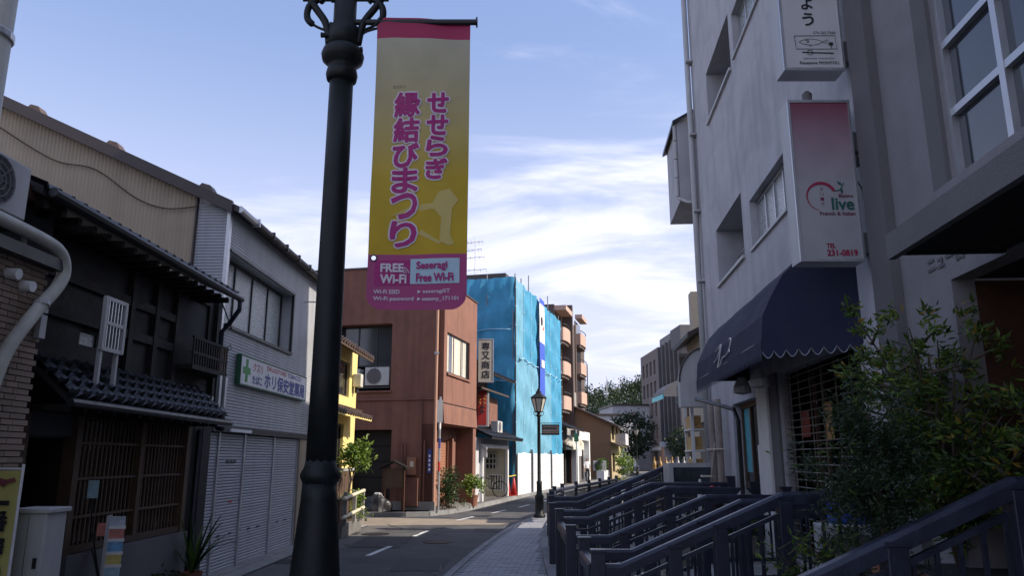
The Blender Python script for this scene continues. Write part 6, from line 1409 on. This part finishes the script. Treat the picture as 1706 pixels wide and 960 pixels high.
bd = thing('menu_board', 'low dark board with pale frame standing by the canal', 'board', (2.83, 14.1, .5)); bx('panel', m_glassb, bd, .08, .92, .0, .03, .3, 1.05); m = MB(); m.box(.0, .08, -.01, .05, 0, 1.13); m.box(.92, .98, -.01, .05, 0, 1.13); m.box(.08, .92, -.01, .05, 1.05, 1.13); m.build('frame', m_offw, bd); bx('side_return', m_offw, bd, -.002, .04, .05, .5, 0, 1.12)
vn = thing('vending_crates', 'row of golden bottles on a stand beyond the dark board', 'stand', (3.5, 19.6, .0)); bx('table', m_wood_d, vn, 0, 1.1, 0, .5, 0, 1.35)
for k in range(7): MB().lathe([(.05, 1.35), (.05, 1.58), (.02, 1.66), (.02, 1.75)], 8, .1 + k * .15, .1).build('bottle', m_gld if k < 4 else m_offw, vn)
cart = thing('white_car', 'small white car parked far along the street under the dark tree', 'car', (13.8, 92, 0), R(100))
def car(t):
    pr = [(-1.7, .35), (-1.72, .75), (-1.6, .95), (-.9, 1.0), (-.55, 1.5), (.9, 1.52), (1.45, 1.0), (1.7, .9), (1.72, .35)]
    MB().prism(pr, -.72, .72, 'y').build('body', m_white, t, bevel=.06); MB().prism([(-.85, 1.02), (-.52, 1.46), (.86, 1.47), (1.35, 1.02)], -.735, .735, 'y').build('window', m_glass, t)
    for x in (-1.1, 1.1):
        for y in (-.68, .68): MB().tube([(x, y - .08, .3), (x, y + .08, .3)], .3, 16).build('wheel', m_black, t)
    for y in (-.5, .5): bx('headlight', m_lglass, t, -1.74, -1.70, y - .14, y + .14, .68, .82)
car(cart)

# ------------------------------------------------ people
def person(label, loc, rz, top, bottom, h=1.66, stride=.16, arm=.0):
    J = {'pel': (0, 0, .93), 'w': (0, .01, 1.08), 'ch': (0, .02, 1.30), 'nk': (0, .01, 1.45), 'hd': (0, -.02, 1.56), 'tp': (0, -.01, 1.66)}
    E_ = [('pel', 'w'), ('w', 'ch'), ('ch', 'nk'), ('nk', 'hd'), ('hd', 'tp')]; Rr = {'pel': .145, 'w': .125, 'ch': .145, 'nk': .055, 'hd': .095, 'tp': .07}
    for s_, n_ in ((-1, 'l'), (1, 'r')):
        f_ = s_ * stride
        J.update({n_ + 'hip': (s_ * .09, 0, .88), n_ + 'kn': (s_ * .10, -.05 - f_ * .4, .48), n_ + 'an': (s_ * .10, f_, .08), n_ + 'to': (s_ * .11, f_ - .17, .04), n_ + 'sh': (s_ * .18, .02, 1.36), n_ + 'el': (s_ * .25, .03 + f_ * .5, 1.10), n_ + 'wr': (s_ * .25, -.08 + f_ * .7 - arm, .88), n_ + 'ha': (s_ * .24, -.12 + f_ * .8 - arm, .79)})
        E_ += [('pel', n_ + 'hip'), (n_ + 'hip', n_ + 'kn'), (n_ + 'kn', n_ + 'an'), (n_ + 'an', n_ + 'to'), ('ch', n_ + 'sh'), (n_ + 'sh', n_ + 'el'), (n_ + 'el', n_ + 'wr'), (n_ + 'wr', n_ + 'ha')]
        Rr.update({n_ + 'hip': .095, n_ + 'kn': .065, n_ + 'an': .045, n_ + 'to': .035, n_ + 'sh': .065, n_ + 'el': .045, n_ + 'wr': .032, n_ + 'ha': .03})
    ks_ = list(J); me = bpy.data.meshes.new('body'); me.from_pydata([J[k] for k in ks_], [(ks_.index(a), ks_.index(b)) for a, b in E_], [])
    o = bpy.data.objects.new('tmp', me); COL.objects.link(o); sk = o.modifiers.new('s', 'SKIN'); o.modifiers.new('u', 'SUBSURF').levels = 2
    for i, k in enumerate(ks_): me.skin_vertices[0].data[i].radius = (Rr[k] * (1.15 if k in ('pel', 'w', 'ch') else 1), Rr[k] * (.8 if k in ('pel', 'w', 'ch') else 1)); me.skin_vertices[0].data[i].use_root = (k == 'pel')
    bpy.context.view_layer.update(); ev = bpy.data.meshes.new_from_object(o.evaluated_get(bpy.context.evaluated_depsgraph_get())); bpy.data.objects.remove(o)
    ev.materials.clear()
    for mm in (m_skin, m_hair, top, bottom, m_black): ev.materials.append(mm)
    for p in ev.polygons:
        c_ = p.center; p.use_smooth = True
        p.material_index = 4 if c_.z < .09 else 3 if c_.z < .97 and abs(c_.x) < .215 else 2 if 1.0 < c_.z < 1.43 and not (abs(c_.x) > .235 and c_.z < 1.13) else 2 if c_.z < 1.0 and abs(c_.x) < .21 else 1 if c_.z > 1.60 or (c_.z > 1.50 and c_.y > .015) else 0
    t = thing('person', label, 'person', loc, rz); o = link('body', ev, t); o.scale = (h / 1.7,) * 3
    sc_ = h / 1.7
    for s_ in (-1, 1): MB().lathe([(.002, -.01), (.012, 0), (.002, .01)], 6).build('eye', m_black, t, loc=(s_ * .032 * sc_, -.108 * sc_, 1.575 * sc_))
    MB().prism([(-.012, 1.53), (.012, 1.53), (0, 1.575)], -.13, -.10, 'y').build('nose', m_skin, t)
    for s_ in (-1, 1):
        for k in range(4): MB().tube([(s_ * .24 * sc_ - .02 + .013 * k, (-.13 + s_ * stride * .8 - arm) * sc_, .79 * sc_), (s_ * .24 * sc_ - .02 + .013 * k, (-.14 + s_ * stride * .8 - arm) * sc_, .72 * sc_)], .008, 5).build('finger', m_skin, t)
    return t
person('person in white shirt and black trousers walking past the white shop', (5.15, 53.5, .12), R(15), m_shirt, m_pants)
person('person in dark top standing on the far street beyond the railings', (11.6, 62.5, .0), R(-30), m_pants, m_pants, 1.62, .05)
person('person in pale shirt standing beside the dark-topped one on the far street', (12.7, 62.8, .0), R(30), m_shirt, m_curtg, 1.68, .08, .1)
